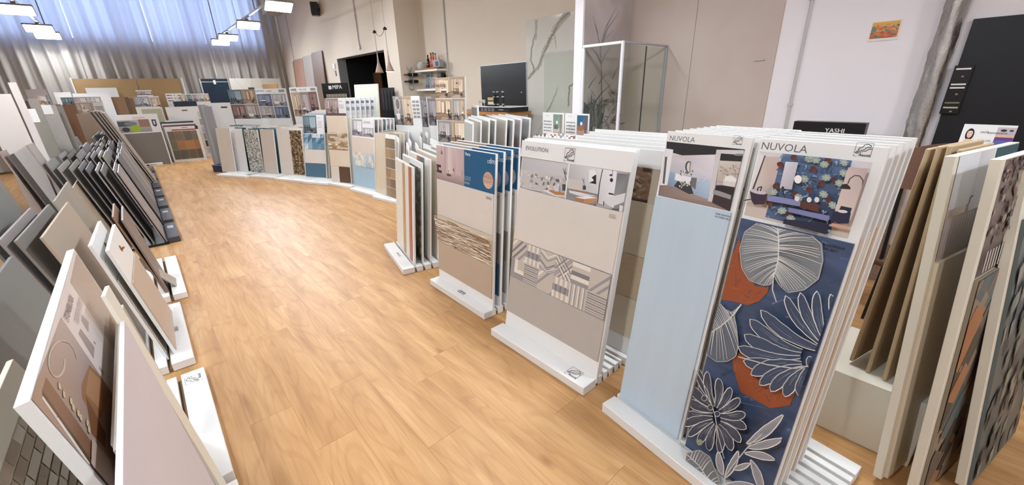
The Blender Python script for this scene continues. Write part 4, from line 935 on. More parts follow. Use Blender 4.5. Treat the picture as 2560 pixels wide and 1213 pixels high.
def resample(pts, n):
    d = [0]
    for a, b2 in zip(pts[:-1], pts[1:]): d.append(d[-1]+math.hypot(b2[0]-a[0], b2[1]-a[1]))
    out = []
    for i in range(n+1):
        t = d[-1]*i/n; j = max(q for q in range(len(d)) if d[q] <= t+1e-6); j = min(j, len(pts)-2); f_ = (t-d[j])/(d[j+1]-d[j]); out.append((pts[j][0]+(pts[j+1][0]-pts[j][0])*f_, pts[j][1]+(pts[j+1][1]-pts[j][1])*f_))
    return out
def fullleaf(side1, side2, mid, fill, n=34, wv=.0035):
    P.poly(side1+side2[::-1], fill)
    M = resample(mid, n)
    for sd in (side1, side2):
        S = resample(sd, n)
        for i in range(n):
            if r.random() < .06: continue
            a_, c_ = M[i], S[i]; t = r.uniform(.9, 1); e = (a_[0]+(c_[0]-a_[0])*t, a_[1]+(c_[1]-a_[1])*t); md = ((a_[0]+e[0])/2, (a_[1]+e[1])/2-9)
            P.line(bez(a_, md, e, 4), r.uniform(.6, 1.2)*wv, r.choice([WL1, WL1, WL2, (120,128,138), (228,228,224)]), .0012)
        P.line(S, .0025, WL2)
    P.line(mid, .004, WL1, .003)
WL1 = (226, 226, 222)
fullleaf([(622,348),(560,338),(515,370),(498,425),(505,490),(530,530),(575,547),(600,545),(612,520)], [(628,348),(680,352),(735,380),(770,410),(775,465),(760,525),(715,560),(660,570),(632,545),(618,522)], [(625,345),(630,400),(628,460),(618,500),(612,520)], (128, 134, 138), 46)
P.line([(612,520),(609,560),(622,600)], .006, WL2, .004)
fullleaf([(505,612),(470,640),(450,620),(430,598),(412,620),(402,660),(395,700)], [(505,612),(480,650),(492,680),(498,740),(490,780),(460,796),(425,796),(392,772),(385,740)], [(505,612),(470,655),(440,680),(400,705)], (96, 106, 118), 26)
def lobe(base_, tip, wd, col=WL2, fill=(60,74,98), round_=True, bend=0.10):
    dx, dy = tip[0]-base_[0], tip[1]-base_[1]; l_ = math.hypot(dx, dy); nx, ny = -dy/l_, dx/l_
    sg = 1 if dx*(-1 if dy > 0 else 1) > 0 else -1; cm = (base_[0]+dx*.5+nx*l_*bend*sg, base_[1]+dy*.5+ny*l_*bend*sg)
    n = 14; cl = bez(base_, cm, tip, n); A_1, A_2 = [], []
    for i_, p_ in enumerate(cl):
        t = i_/n; hw = (wd*(.40+.60*t/.62) if t < .62 else wd*math.sqrt(max(0, 1-((t-.62)/.38)**2))) if round_ else wd*math.sin(math.pi*min(1, t*.96+.02))**.8
        q_ = cl[min(i_+1, n)]; o_ = cl[max(i_-1, 0)]; tx, ty = q_[0]-o_[0], q_[1]-o_[1]; tl = math.hypot(tx, ty); mx_, my_ = -ty/tl, tx/tl
        j_ = r.uniform(.94, 1.06); A_1.append((p_[0]+mx_*hw*j_, p_[1]+my_*hw*j_)); A_2.append((p_[0]-mx_*hw*j_, p_[1]-my_*hw*j_))
    P.poly(A_1+A_2[::-1], fill)
    for q in range(5):
        o1 = r.uniform(-.6, .6); k_ = r.randint(2, 6); P.line([((a1[0]*(1+o1)+a2[0]*(1-o1))/2, (a1[1]*(1+o1)+a2[1]*(1-o1))/2) for a1, a2 in list(zip(A_1, A_2))[k_:k_+6]], .0014, r.choice([(120,134,152),(90,104,128),(150,160,170)]), .0006)
    P.line(A_1, .0036, col, .003); P.line(A_2, .0030, WL1, .003)
# right monstera
cen = (800, 760)
for t_, wd in (((655,578),17),((705,568),17),((760,562),16),((805,572),16),((575,625),20),((540,655),20),((522,705),22),((502,745),20),((520,790),22),((545,835),22),((575,868),20),((612,888),20),((660,905),20),((715,905),20)):
    bx = 735+ (t_[0]-735)*0.12+ (60 if t_[1] < 650 else 0); by = 790-(790-t_[1])*0.22; lobe((bx, by), t_, wd*1.0, bend=.16)
P.line([(505,775),(600,800),(690,812),(760,800),(830,770)], .005, WL2); P.ell(742, 790, 12, 18, (60,74,98)); P.line([(742+12*math.cos(q*.7), 790+18*math.sin(q*.7)) for q in range(10)], .003, WL2)
# lower left monstera
for t_, wd in (((372,812),13),((350,870),15),((338,915),15),((326,960),15),((328,1000),14),((345,1035),14),((378,1062),14),((415,1080),14),((450,1086),14),((490,1078),15),((520,1050),15),((540,1005),16),((538,955),16),((520,905),15),((490,870),14),((450,840),14),((415,818),13)):
    bx, by = 440+(t_[0]-440)*.15, 965+(t_[1]-965)*.25; lobe((bx, by), t_, wd*.95, fill=(56,66,84), bend=.14)
P.line([(376,812),(415,880),(440,960),(452,1030),(470,1100)], .004, WL2)
for q in ((405,905),(425,935),(448,955)): P.ell(q[0], q[1], 9, 9, (54,64,84)); P.line([(q[0]+9*math.cos(t*.7), q[1]+9*math.sin(t*.7)) for t in range(10)], .0025, WL2)
P.ell(390, 1048, 10, 10, (140,150,120))
# small pointed leaves bottom right
stem = (475, 1200)
for b0_, t_, wd in (((545,1050),(665,955),15),((550,1062),(668,1030),13),((540,1080),(640,1100),12),((560,1100),(600,1213),13),((475,1160),(520,1072),12),((470,1150),(455,1075),12),((505,1130),(560,1110),9),((480,1180),(590,1190),12)):
    lobe(b0_, t_, wd, WL1, (150,152,158), False, .08)
P.line([(470,1210),(480,1150),(510,1110),(560,1050),(600,1015)], .004, WL2)
fullleaf([(352,1082),(348,1110),(365,1150),(400,1190),(430,1213)], [(352,1080),(395,1068),(430,1090),(455,1150),(475,1213)], [(352,1082),(395,1120),(430,1170),(455,1213)], (110, 118, 124), 18)
P.build('leaf_decor', b.o, -0.0105)
a = b.art(0, 0, WRW, L); a.clip = (-9,-9,9,9); a.text('SERIE NUVOLA', WRW-0.11, vt2-0.03, 0.009, (40,48,66), bold=.1); a.text('DECOR BLU', WRW-0.11, vt2-0.045, 0.009, (40,48,66), bold=.1); a.build('tile_lettering', b.o, -0.0135)

# ================================================================== THE RIGHT ROW FURTHER UP THE AISLE
def behind(b, i, pitch): return b.A+b.b*pitch*i
# ------------------------------------------------------------------ Vera stand (blue headed boards)
TEAL = (20, 88, 130)
A0, an, w, L, le = fit((1098, 692), (1232, 775), (1090, 361))
base('display_rack', 'small white slotted base of the blue Vera boards with round logo', FL(1075.8, 712.4), -91.5, 0.85, 0.30, slots=3, pitch=0.075, group=None, text='dm')
M_WAVE = T((214, 200, 178), .04, 8, .3)
def vera(i, A, label):
    b = Board('sample_board', label, 'tile board', A, an, w, L+0.006*i, le, 0.018, M_WHITE, 'blue headed boards in the small white base', sink=0.032, cham=0.0015)
    m = 0.012; vh = L*0.762; LL = b.L
    b.tile(m, 0.09, w-m, 0.365, [T_TAUPE, T((60,84,110)), T((150,146,140))][i % 3]); b.tile(m, 0.368, w-m, 0.615, [M_WAVE, T((120,116,112), .2, 20, .5), T((128,124,116), .2, 20, .5)][i % 3]); b.tile(m, 0.618, w-m, vh-0.004, [T_SAND, T((190,186,178)), T((192,188,180))][i % 3])
    if i == 0:
        P = b.art(m, 0.37, w-m, 0.613, 0.00003); r = random.Random(6)
        for q in range(56):
            y = 0.374+0.236*q/56; x = m; 
            while x < w-m:
                l = r.uniform(0.12, 0.4); y2 = y+r.uniform(-.004, .004); pts = [(x+l*t/6, y2+0.0035*math.sin((x+l*t/6)*26+q*.8)+0.002*math.sin((x+l*t/6)*60+q)) for t in range(7)]
                P.line(pts, r.uniform(.002, .0068), r.choice([(246,244,238),(246,244,238),(236,228,214),(140,102,64),(164,126,86),(104,70,42),(120,84,52)]), .0006); x += l*.8
        P.build('wave_relief_print', b.o, -0.0085)
    a = b.art(0.006, vh, w-0.006, LL-0.005); ux = w*0.52
    room(a, 0.006, vh, ux, LL-0.005, 4+i, 60+i)
    if i == 0:
        a.frame(0.006, vh, ux, LL-0.005); a.rect(0, .26, 1, 1, (190,166,166), (206,186,184)); a.rectx(.3, .26, .46, 1, (176,150,150), (214,198,196)); a.rectx(.46, .26, .62, 1, (222,208,204), (200,180,178)); a.rectx(.72, .2, 1, 1, (206,182,182), (190,166,166)); a.rect(0, 0, 1, .26, (150,128,128), (188,168,164))
        a.line([(.2, 1), (.2, .86)], .002, (90,60,60)); a.poly([(.17,.76),(.25,.76),(.22,.87),(.19,.87)], (140,84,84)); a.rect(0, .36, .17, .44, (60,46,52)); a.rect(0, .2, .2, .28, (66,52,58)); a.rect(.02, .28, .08, .36, (50,40,46)); a.ell(.46, .2, .09, .035, (90,74,80)); a.line([(.44,.2),(.44,.32),(.48,.33)], .004, (60,50,56)); a.rect(.62, .34, .66, .42, (110,88,92)); a.line([(.93,.26),(.94,.44)], .003, (70,56,60))
    a.clip = (0, 0, w, LL); a.map = None; a.org = (0, 0); a.sc = (1, 1)
    a.rect(ux, vh, w-0.006, LL-0.005, TEAL)
    a.text('Vera' if i == 0 else ['Gaia', 'Terra', 'Luna', 'Alba'][i-1], ux+0.012, LL-0.048, 0.026, (240,240,240), bold=.06)
    xx, yy = w-0.078, LL-0.052
    a.text('dm', xx+0.004, yy-0.022, 0.038, (220,228,232)); 
    a.line([(xx-0.008+.011*math.cos(t*.7), yy-0.012+.011*math.sin(t*.7)) for t in range(10)], .0025, (220,228,232))
    cx, cy = w-0.085, vh+0.092
    a.ell(cx, cy, 0.062, 0.062, [(214,180,160),(120,130,150),(170,168,170),(190,180,170),(150,150,150)][i % 5], 28)
    if i == 0:
        r = random.Random(1)
        for q in range(26):
            y = cy-0.05+q*.004; h_ = math.sqrt(max(0, .058**2-(y-cy)**2)); a.line([(cx-h_, y), (cx, y+.006*math.sin(q)), (cx+h_, y+r.uniform(-.004, .004))], r.uniform(.001, .0025), r.choice([(236,214,196),(150,104,80),(190,150,128)]))
    smallprint(a, ux+0.012, vh+0.085, 0.085, 4, .004, .009, (150,186,206)); smallprint(a, ux+0.012, vh+0.04, 0.075, 2, .004, .009, (190,210,222))
    a.build('header_print', b.o, -0.0005)
    a = b.art(0, 0, w, L); smallprint(a, w-0.10, vh-0.028, 0.07, 3, .004, .007); a.build('tile_lettering', b.o, -0.0086)
    return b
u_, y_, z_, b_ = axes(an, 0)
for i in range(4):
    vera(i, A0+b_*0.072*i+u_*(0.0*i)+Vector((0, 0.0, 0)), ['Vera board with pink bathroom photo and brown wave tiles, front of base', 'blue headed board with bluish disc, directly behind the Vera board', 'blue headed board with grey disc, third from the aisle', 'rearmost blue headed board with only its top edge seen'][i])

# ------------------------------------------------------------------ Naxos rack with striped and mosaic boards
A0, an, w, L, le = fit((994, 605), (1036, 662), (988, 393)); u_, y_, z_, b_ = axes(an, 0)
bb_ = base('display_rack', 'white slotted base lettered NAXOS, angled beside the Vera boards', FL(961, 622), -103, 0.85, 0.62, slots=6, pitch=0.085, text='NAXOS')
def naxos(i, A, label):
    b = Board('sample_board', label, 'tile board', A, an, w, L+[0, .03, .055, .07, .08, .09][i], le, 0.016, M_WHITE, 'boards of the Naxos rack', sink=0.032)
    LL = b.L-0.01; m = 0.012
    if i == 0:
        for x0, x1, mt in ((0, .42, T_LIGHT), (.45, .56, T((176,148,112))), (.58, .76, T((222,216,204))), (.78, .90, T((166,96,64), .08))): b.tile(m+x0*w, 0.01, m+x1*w, LL, mt, 0.006)
    elif i == 1:
        b.tile(m, 0.01, w*.40, LL, T((206,200,188)), 0.006)
        r = random.Random(3); mb = MB(); mbs = [MB(), MB(), MB()]; s = 0.034
        for c in range(int(w*.55/s)):
            for q in range(int(LL/s)-1):
                k = r.choice([0, 0, 0, 1, 1, 2]) if r.random() < .9 else 2
                mbs[k].box(w*.42+c*s, -0.007-r.uniform(0, .002), 0.012+q*s, w*.42+(c+1)*s-0.002, 0, 0.012+(q+1)*s-0.002)
        for k, c in enumerate(((62, 56, 46), (86, 80, 62), (126, 116, 92))):
            o = mbs[k].build('mosaic_chips', T(c, .12, 20, rough=.25), b.o); o['kind'] = 'stuff'
    elif i == 2:
        for x0, x1, mt in ((0, .36, T_LIGHT), (.40, .54, T((186,92,58))), (.56, .74, T((70,112,116))), (.76, .93, T_LIGHT)): b.tile(m+x0*w, 0.01, m+x1*w, LL, mt, 0.006)
    else: b.tile(m, 0.01, w-m, LL, [T_BEIGE, T((176,172,164)), T_GREIGE][i-3], 0.006)
    return b
for i in range(6): naxos(i, A0+b_*0.085*i-u_*0.01*i, ['front Naxos board with beige, tan and rust coloured vertical stripes', 'Naxos board with grey tile and dark mosaic, second in its rack', 'Naxos board with orange and teal stripes, third in its rack', 'plain beige board fourth in the Naxos rack', 'plain grey board fifth in the Naxos rack', 'plain greige board last in the Naxos rack'][i])

# ------------------------------------------------------------------ the curved front row: stands b7 .. b1
def front(bl, br, tl, label, z0=0.05, ang=None, m=M_WHITE, group='front boards of the curved display row', t=0.018):
    A, an, w, L, le = fit(bl, br, tl, z0, ang); return Board('sample_board', label, 'tile board', A, an, w, L, le, t, m, group, sink=0.025)
def rack(px, label, an, w, d=0.5, text=None, pitch=0.08, ledge=0.13, dx=0.0):
    p = FL(*px); return base('display_rack', label, p, an, w, d, 0.05, ledge, 5, pitch, group='white bases of the curved display row', text=text)
# b7 beige + brown grid
rack((931, 497), 'white base of the beige and brown grid boards', -81, 0.78, text='EURO')
b = front((941, 480), (966, 489), (938, 332), 'plain beige narrow board beside the brown grid board'); b.tile(0.005, 0.0, b.w-0.005, b.L, T_BEIGE)
b2 = front((968, 490), (992, 499), (963, 335), 'narrow board of brown and tan square tiles in a grid'); r = random.Random(2); s = b2.w/2.2
for c in range(2):
    for q in range(int(b2.L/s)): b2.tile(0.012+c*s*1.05, 0.01+q*s, 0.012+c*s*1.05+s*.94, 0.01+(q+1)*s-0.012, T(r.choice([(150,124,92),(168,140,104),(134,112,88),(176,156,124),(120,104,88)]), .06, 8))
for i in range(1, 4):
    for j, bb in enumerate((b, b2)):
        k = Board('sample_board', ['beige', 'brown flecked'][j]+' board %s in the stack behind the %s board' % (ORD[i-1], ['plain beige', 'brown grid'][j]), 'tile board', bb.A+bb.b*.085*i-bb.u*.02*i, bb.ang, bb.w, bb.L+.012*i, bb.lean, .014, M_WHITE, 'boards behind the beige and grid boards')
        k.tile(.004, 0, bb.w-.004, k.L-.002, [T_BEIGE, T_GREIGE, T((164,150,130)), T((150,140,124))][(i+j*2) % 4], .006)
# b6 blue pattern board
rack((875, 477), 'white base of the pale blue patterned board', -84, 0.88)
b = front((885, 466), (939, 480), (878, 296), 'board with bathroom photos, patterned band and pale blue tile'); w, L = b.w, b.L; B6 = b
b.tile(.01, .04, w-.01, L*.36, T((160,190,208))); b.tile(.01, L*.362, w-.01, L*.47, T((196,200,196))); b.tile(.01, L*.472, w-.01, L*.745, T((214,202,190)))
P = b.art(.01, L*.30, w-.01, L*.53); s = w/8; r = random.Random(5)
for c in range(8):
    for q in range(4):
        x, y = .01+c*s, L*.33+q*s; col = r.choice([(150,182,204),(212,206,192),(190,196,196),(226,222,212),(170,196,210)]); c2 = r.choice([(230,226,216),(176,196,206),(204,190,170)])
        P.poly([(x,y),(x+s,y),(x,y+s)], col); P.poly([(x+s,y+s),(x+s,y),(x,y+s)], c2); P.line([(x, y+s/2), (x+s/2, y), (x+s, y+s/2), (x+s/2, y+s), (x, y+s/2)], .006, r.choice([(238,236,228),(150,170,186)]))
P.build('pattern_print', b.o, -.0085)
a = b.art(0, 0, w, L); room(a, .01, L*.76, w*.5, L-.01, 5, 3); room(a, w*.52, L*.76, w-.01, L*.88, 5, 4); a.frame(w*.52, L*.885, w-.01, L-.01); a.rect(0, 0, 1, 1, (226,226,228)); a.org = (0, 0); a.sc = (1, 1); smallprint(a, w*.56, L-.04, w*.3, 3, .006, .014); a.build('header_print', b.o, -.0005)
for i in range(1, 6):
    k = Board('sample_board', 'board %s in the stack behind the pale blue patterned board' % ORD[i-1], 'tile board', b.A+b.b*.08*i, b.ang, w, L, b.lean, .016, M_WHITE, 'stack behind the pale blue patterned board')
    a = k.art(0, 0, w, L); room(a, .01, L*.76, w-.01, L-.01, i, i); a.build('header_print', k.o, -.0005); k.tile(.01, 0, w-.01, L*.74, T_SAND)
# b5 brick stripe board
rack((822, 463), 'white base of the beige board with stone stripe band', -77, 0.72)
b = front((830, 456), (879, 461), (811, 246), 'tall beige board with stone strip band and dark brown square'); w, L = b.w, b.L; B5 = b
b.tile(.01, .02, w*.42, .34*L*.6, T_SAND); b.tile(w*.44, .02, w-.01, .34*L*.6, T((92,70,54), .08)); b.tile(.01, L*.21, w-.01, L*.40, T((220,206,186)))
r = random.Random(8); y = L*.405
while y < L*.60:
    x = .01; h_ = r.uniform(.022, .04)
    while x < w-.02:
        l = min(r.uniform(.06, .16), w-.01-x); b.tile(x, y, x+l-.003, min(y+h_, L*.605)-.003, T(r.choice([(214,200,178),(176,148,116),(226,216,198),(152,124,96),(202,184,158)]), .08, 20, .5), r.uniform(.006, .014), 'stone_strip', c=0); x += l
    y += h_
b.tile(.01, L*.61, w-.01, L*.80, T((216,202,182)))
a = b.art(0, 0, w, L); a.frame(.0, L*.802, w, L*.83); a.rect(0, 0, 1, 1, (96,76,68)); room(a, .005, L*.83, w*.42, L-.005, 4, 1); room(a, w*.43, L*.83, w*.66, L-.005, 4, 2); a.frame(w*.67, L*.83, w-.005, L-.005); a.rect(0, 0, 1, 1, (224,224,226)); a.clip = (0, 0, w, L); a.org = (0, 0); a.sc = (1, 1); a.text('NAXOS', w*.70, L-.07, .02, (80,80,84)); smallprint(a, w*.7, L-.12, w*.22, 4, .006, .02); a.build('header_print', b.o, -.0005)
for i in range(1, 7):
    k = Board('sample_board', 'white edged board %s in the stack behind the stone strip board' % ORD[i-1], 'tile board', b.A+b.b*.09*i+b.u*.035*i, b.ang, w, L, b.lean, .018, M_WHITE, 'white edged stack behind the stone strip board')
    a = k.art(0, 0, w, L); a.frame(w*.6, L*.8, w-.01, L-.01); a.rect(0, 0, 1, 1, (214,216,218)); a.rect(.1, .7, .9, .85, (110,110,116)); a.rect(.1, .3, .9, .5, (150,150,156)); a.build('header_print', k.o, -.0005); k.tile(.01, 0, w-.01, L*.78, T_LIGHT)
# b4 blue facets
rack((757, 459), 'white base of the blue faceted tile board', -66, 0.66, text='NAXOS')
b = front((765, 443), (817, 447), (755, 287), 'board with blue faceted tiles, white band and teal band'); w, L = b.w, b.L
b.tile(.01, .02, w-.01, L*.235, T((76,108,126))); b.tile(.01, L*.24, w-.01, L*.455, T((216,208,200))); b.tile(.01, L*.46, w-.01, L*.70, T((104,142,162)))
P = b.art(.01, L*.46, w-.01, L*.70); r = random.Random(14); s = w/5
for c in range(5):
    for q in range(5):
        x, y = .01+c*s, L*.46+q*s; cs = [(84,126,150),(116,150,170),(140,170,186),(96,134,156),(70,110,134)]
        if r.random() < .14: cs = [(206,214,216), (176,192,200)]
        P.poly([(x,y),(x+s,y),(x+s,y+s)], r.choice(cs)); P.poly([(x,y),(x+s,y+s),(x,y+s)], r.choice(cs))
P.build('facet_print', b.o, -.0085)
a = b.art(0, 0, w, L); room(a, .01, L*.71, w*.66, L-.01, 3, 5); a.frame(w*.68, L*.71, w-.005, L-.01); a.rect(0, 0, 1, 1, (228,228,230)); a.org = (0, 0); a.sc = (1, 1); a.clip = (0, 0, w, L); a.text('NAXOS', w*.70, L-.07, .018, (90,90,96)); smallprint(a, w*.71, L-.13, w*.2, 5, .007, .03); a.build('header_print', b.o, -.0005)
for i in range(1, 5):
    k = Board('sample_board', 'photo headed board %s in the stack behind the blue faceted board' % ORD[i-1], 'tile board', b.A+b.b*.085*i, b.ang, w, L+.02*i, b.lean, .016, M_WHITE, 'stack behind the blue faceted board')
    a = k.art(0, 0, w, L); room(a, .01, L*.72, w-.01, k.L-.01, i+2, i+9); a.build('header_print', k.o, -.0005); k.tile(.01, 0, w-.01, L*.7, T_LIGHT)
# b3, b2, b1: pairs of narrow boards
def mosaic(b, cols, s, seed, u0=.01, v0=.02, v1=None):
    r = random.Random(seed); mbs = [MB() for _ in cols]; v1 = v1 or b.L-.01
    for c in range(int((b.w-u0-.008)/s)):
        for q in range(int((v1-v0)/s)):
            mbs[r.randrange(len(cols))].box(u0+c*s, -.006-r.uniform(0, .002), v0+q*s, u0+(c+1)*s-.002, 0, v0+(q+1)*s-.002)
    for mb, c in zip(mbs, cols): mb.build('mosaic_chips', T(c, .1, 20, rough=.25), b.o)['kind'] = 'stuff'
rack((688, 451), 'white base of the beige and brown mosaic boards', -67, 0.86, text='NAXOS')
ba = front((704, 435), (733, 442), (690, 321), 'plain beige narrow board left of the brown mosaic board', ang=-66); ba.tile(.006, 0, ba.w-.006, ba.L, T_SAND)
bb = front((735, 438), (764, 441), (722, 322), 'narrow board covered in brown and gold glass mosaic', ang=-66); mosaic(bb, [(96,78,56),(134,110,78),(74,60,46),(164,140,104)], .035, 3)
rack((612, 443), 'white base of the leafy mosaic and taupe boards', -64, 0.94, text='NAXOS')
bc = front((627, 429), (658, 432), (608, 324), 'narrow board with small grey and white leafy mosaic', ang=-64); bc.tile(.006, 0, bc.w-.006, bc.L, T((206,204,198)))
P = bc.art(.006, 0, bc.w-.006, bc.L, .00002); r = random.Random(11)
for q in range(520): P.ell(r.uniform(0, bc.w), r.uniform(0, bc.L), r.uniform(.012, .03), r.uniform(.006, .012), r.choice([(120,124,130),(88,94,98),(150,148,140),(176,172,160),(128,140,116),(226,224,218),(70,74,80)]), 6, r.uniform(0, 3))
P.build('leaf_mosaic_print', bc.o, -.0085)
bd = front((663, 433), (697, 435), (649, 323), 'plain taupe narrow board right of the leafy mosaic board', ang=-64); bd.tile(.006, 0, bd.w-.006, bd.L, T((200,188,176)))
rack((542, 441), 'leftmost white base of the curved display row', -63, 0.93, text='NAXOS')
be = front((556, 427), (586, 430), (538, 320), 'plain beige narrow board, left end of the curved front row', ang=-63); be.tile(.006, 0, be.w-.006, be.L, T((206,196,180)))
bf = front((590, 427), (620, 429), (572, 321), 'plain white narrow board second from left in the curved front row', ang=-63); bf.tile(.006, 0, bf.w-.006, bf.L, T((224,222,222)))
GREEN = (46, 84, 72); TEA = (72, 112, 124)
for n, (k_, c1, nm) in enumerate(((be, [T((216,208,194)), T((196,196,196)), T((80,96,90)), T((170,176,178))], 'left end beige board'), (bf, [T(GREEN), T_LIGHT, T((196,200,200)), T_GREIGE], 'plain white narrow board'), (bc, [T((70,76,62)), T(TEA), T_LIGHT, T_LIGHT], 'leafy mosaic board'), (bd, [T(TEA), T_GREIGE, T_LIGHT, T((200,190,160))], 'plain taupe board'), (ba, [T_LIGHT, T_SAND, T_LIGHT, T_LIGHT], 'beige board of the mosaic pair'), (bb, [T_LIGHT, T((150,140,120)), T_LIGHT, T((96,96,92))], 'brown glass mosaic board'))):
    for i in range(1, 5):
        k = Board('sample_board', 'narrow board %s in line behind the %s' % (ORD[i-1], nm), 'tile board', k_.A+k_.b*.11*i+k_.u*.012*i, k_.ang, k_.w, k_.L+.012*i, k_.lean, .014, M_WHITE, 'lines of narrow boards behind the curved front row')
        k.tile(.004, 0, k.w-.004, k.L-.002, c1[i-1], .006)

# ================================================================== THE LEFT ROWS (boards face the aisle, tops lean away from it)
M_SLATE = {}
def G(rgb, var=.06): return mat('slab_%d_%d_%d' % rgb, rgb, 0.5, var, 3.5)
def LB(label, near, far, Y, lean, m, w=None, zb=0.06, which='n', t=0.014, group=None, name='sample_board', ang=None, sink=0.03):
    if which == 'n':
        p = AY(near[0], near[1], Y); q = FL(far[0], far[1], p.z) if far else p+Vector((0, w, 0))
    else:
        q = AY(far[0], far[1], Y); p = FL(near[0], near[1], q.z) if near else q-Vector((0, w, 0))
        if near and w: p = q-(q-p).normalized()*w
    d = q-p; a = math.degrees(math.atan2(d.y, d.x)) if ang is None else ang
    if w is None: w = Vector((d.x, d.y)).length
    u, y, z, b = axes(a, 0); h = p.z-zb; off = lean*h
    A = Vector((p.x, p.y, zb)) - b*off
    return Board(name, label, 'tile board', A, a, w, math.hypot(h, off), math.atan2(off, h), t, m, group, sink=sink, cham=0.001)
# nearest white base of the left row and its boards (cut by the lower frame edge)
g = 'boards on the nearest white base at left'
base('display_rack', 'white base in the lower left corner, mostly under the photo board', (-0.07, 0.90, 0), 90, 0.97, 0.40, slots=4, pitch=0.07)
fg = LB('thick white board with stone photo print, tallest at lower left', (72, 1003), (185, 622), 1.10, 0.13, M_WHITE, t=0.022, group=g, zb=0.06)
w, L = fg.w, fg.L
P = fg.art(0.012, 0.02, w-0.012, L-0.004); P.map = lambda p: fg.uv(p[0]/1.978, 600+p[1]/1.978)
P.poly([(350,35),(600,45),(640,1400),(130,800)], (222,212,208))
P.poly([(383,42),(700,560),(640,660),(345,210)], (184,168,156), [(176,160,148),(186,170,158),(190,174,164),(178,162,150)])
P.poly([(402,368),(437,408),(436,460),(400,400)], (172,156,148)); P.poly([(396,438),(466,532),(462,590),(386,466)], (166,150,142)); P.poly([(462,500),(472,512),(470,520),(460,508)], (150,140,136)); P.poly([(486,622),(514,655),(512,672),(490,640)], (170,160,154))
t0_, t1_ = fg.uv(335/1.978, 600+400/1.978), fg.uv(348/1.978, 600+315/1.978)
P.poly([(300,382),(560,770),(640,1400),(140,800)], (172,152,142), [(178,164,158),(150,132,124),(176,158,150),(160,132,112)])
P.poly([(205,745),(225,680),(470,1030),(440,1105)], (128,92,66)); P.poly([(212,770),(440,1105),(438,1120),(205,785)], (226,220,206)); P.poly([(205,745),(440,1078),(440,1100),(205,768)], (86,66,50))
P.poly([(440,620),(500,680),(540,760),(500,880),(470,880),(405,790),(400,720)], (150,108,74)); P.poly([(440,640),(500,700),(500,850),(420,760)], (176,132,96)); P.poly([(420,770),(520,960),(515,1030),(450,960)], (122,80,50))
P.line([(262+55*math.cos(t*.33)+t*3, 590+90*math.sin(t*.33)) for t in range(20)], .006, (196,182,168), .003)
for x, y in ((288,725),(310,765),(345,800),(355,830),(380,860),(392,880),(425,910),(432,940)): P.poly([(x-7,y-18),(x+5,y-8),(x+6,y+22),(x-5,y+12)], (206,190,160)); P.ell(x, y-20, 5, 6, (188,140,96), 7)
for x in (270, 325, 375): P.line([(x, 860+ (x-270)*1.2), (x+2, 885+(x-270)*1.2)], .002, (90,70,50))
P.poly([(445,985),(540,1100),(560,1300),(440,1110)], (190,168,156))
P.map = None; P.org = (0, 0); P.sc = (1, 1)
P.text('STONEBLOCK', t0_[0]-0.02, t0_[1], 0.022, (110,84,84), bold=.06); smallprint(P, t0_[0]+.05, t0_[1]-.02, .2, 3, .003, .008, (170,158,154))
smallprint(P, w*0.55, L*.62, .06, 4, .008, .012, (120,110,108))
P.build('photo_print', fg.o, -.0005)
cr_ = LB('narrow cream sample strip sticking up behind the pale lavender slab', (263, 739), (275.5, 706), 1.82, 0.10, M_CREAM, t=0.012, group=g, w=0.10)
gr_ = LB('cream backed board between the stone photo board and lavender slab', (286, 1213), (299, 765), 2.12, 0.085, M_CREAM, w=0.92, which='f', t=0.010, group=g)
gr2 = LB('greenish grey slab just behind the lavender one at lower left', None, (308, 761), 2.0, 0.08, G((168, 164, 156)), w=0.90, which='f', group=g, t=.012)
lv_ = LB('smooth pale lavender slab nearest the aisle at lower left', (307, 1213), (311, 800), 1.83, 0.075, G((208, 200, 204), .03), w=0.92, which='f', group=g, t=.013)
# base 3 with emblem, base 2 and base 1
b3_ = base('display_rack', 'white base with square emblem at its far end, left of aisle', (-0.075, 1.93, 0), 90, 1.05, 0.42, slots=4, pitch=0.07)
A = Art(-9, -9, 9, 9); logo(A, 0.90, 0.02, 0.085, (110,110,112)); o = A.build('base_print', b3_)
for v in o.data.vertices: v.co = (v.co.x, v.co.z, 0.0604-v.co.y)
b2_ = base('display_rack', 'white base with small sticker under two hooked white boards', (-0.11, 3.16, 0), 90, 1.06, 0.5, slots=5, pitch=0.08)
A = Art(-9, -9, 9, 9); A.rect(.48, .045, .58, .085, (206,204,200)); smallprint(A, .49, .078, .07, 4, .004, .008, (90,90,90)); o = A.build('base_sticker', b2_)
for v in o.data.vertices: v.co = (v.co.x, v.co.z, 0.0604-v.co.y)
b1_ = base('display_rack', 'wide white slotted base left of aisle with a small tile lying in it', (-0.045, 4.42, 0), 90, 1.22, 0.6, slots=5, pitch=0.09, ledge=0.10)
g = 'boards in the white bases left of the aisle'
for nm, nr, fr, tone, lab in (('A', (229,613), (252,552), (176,168,156), 'rear white board with brown hook hole, showing a grey tile'), ('B', (272,625), (288,560), (186,168,150), 'front white board with brown hook hole and long tan tile')):
    b = LB(lab, nr, fr, 3.3, 0.155, M_WHITE, t=0.018, group=g); L, w = b.L, b.w
    b.tile(0.01, 0.02, w-0.012, L*.70, T(tone)); 
    if nm == 'A': b.tile(0.06, L*.72, w-.2, L*.86, T((170,168,160)), .006)
    hk = MB().cyl((w*.5, -0.004, L*.88), (w*.5, 0.0, L*.88), 0.022, n=14).build('hook_hole', mat('hook_brown', (150,104,56), .5), b.o); hk.scale = (1, 1, 1)
    MB().cyl((w*.5, -0.02, L*.885), (w*.5, -0.003, L*.87), 0.006, n=8).build('hook', mat('hook_brown', (150,104,56), .5), b.o)
LB('brown glossy board with pale lower edge in the wide base', (284,542), (286.5,508), 4.52, .2, G((134,104,82), .12), group=g)
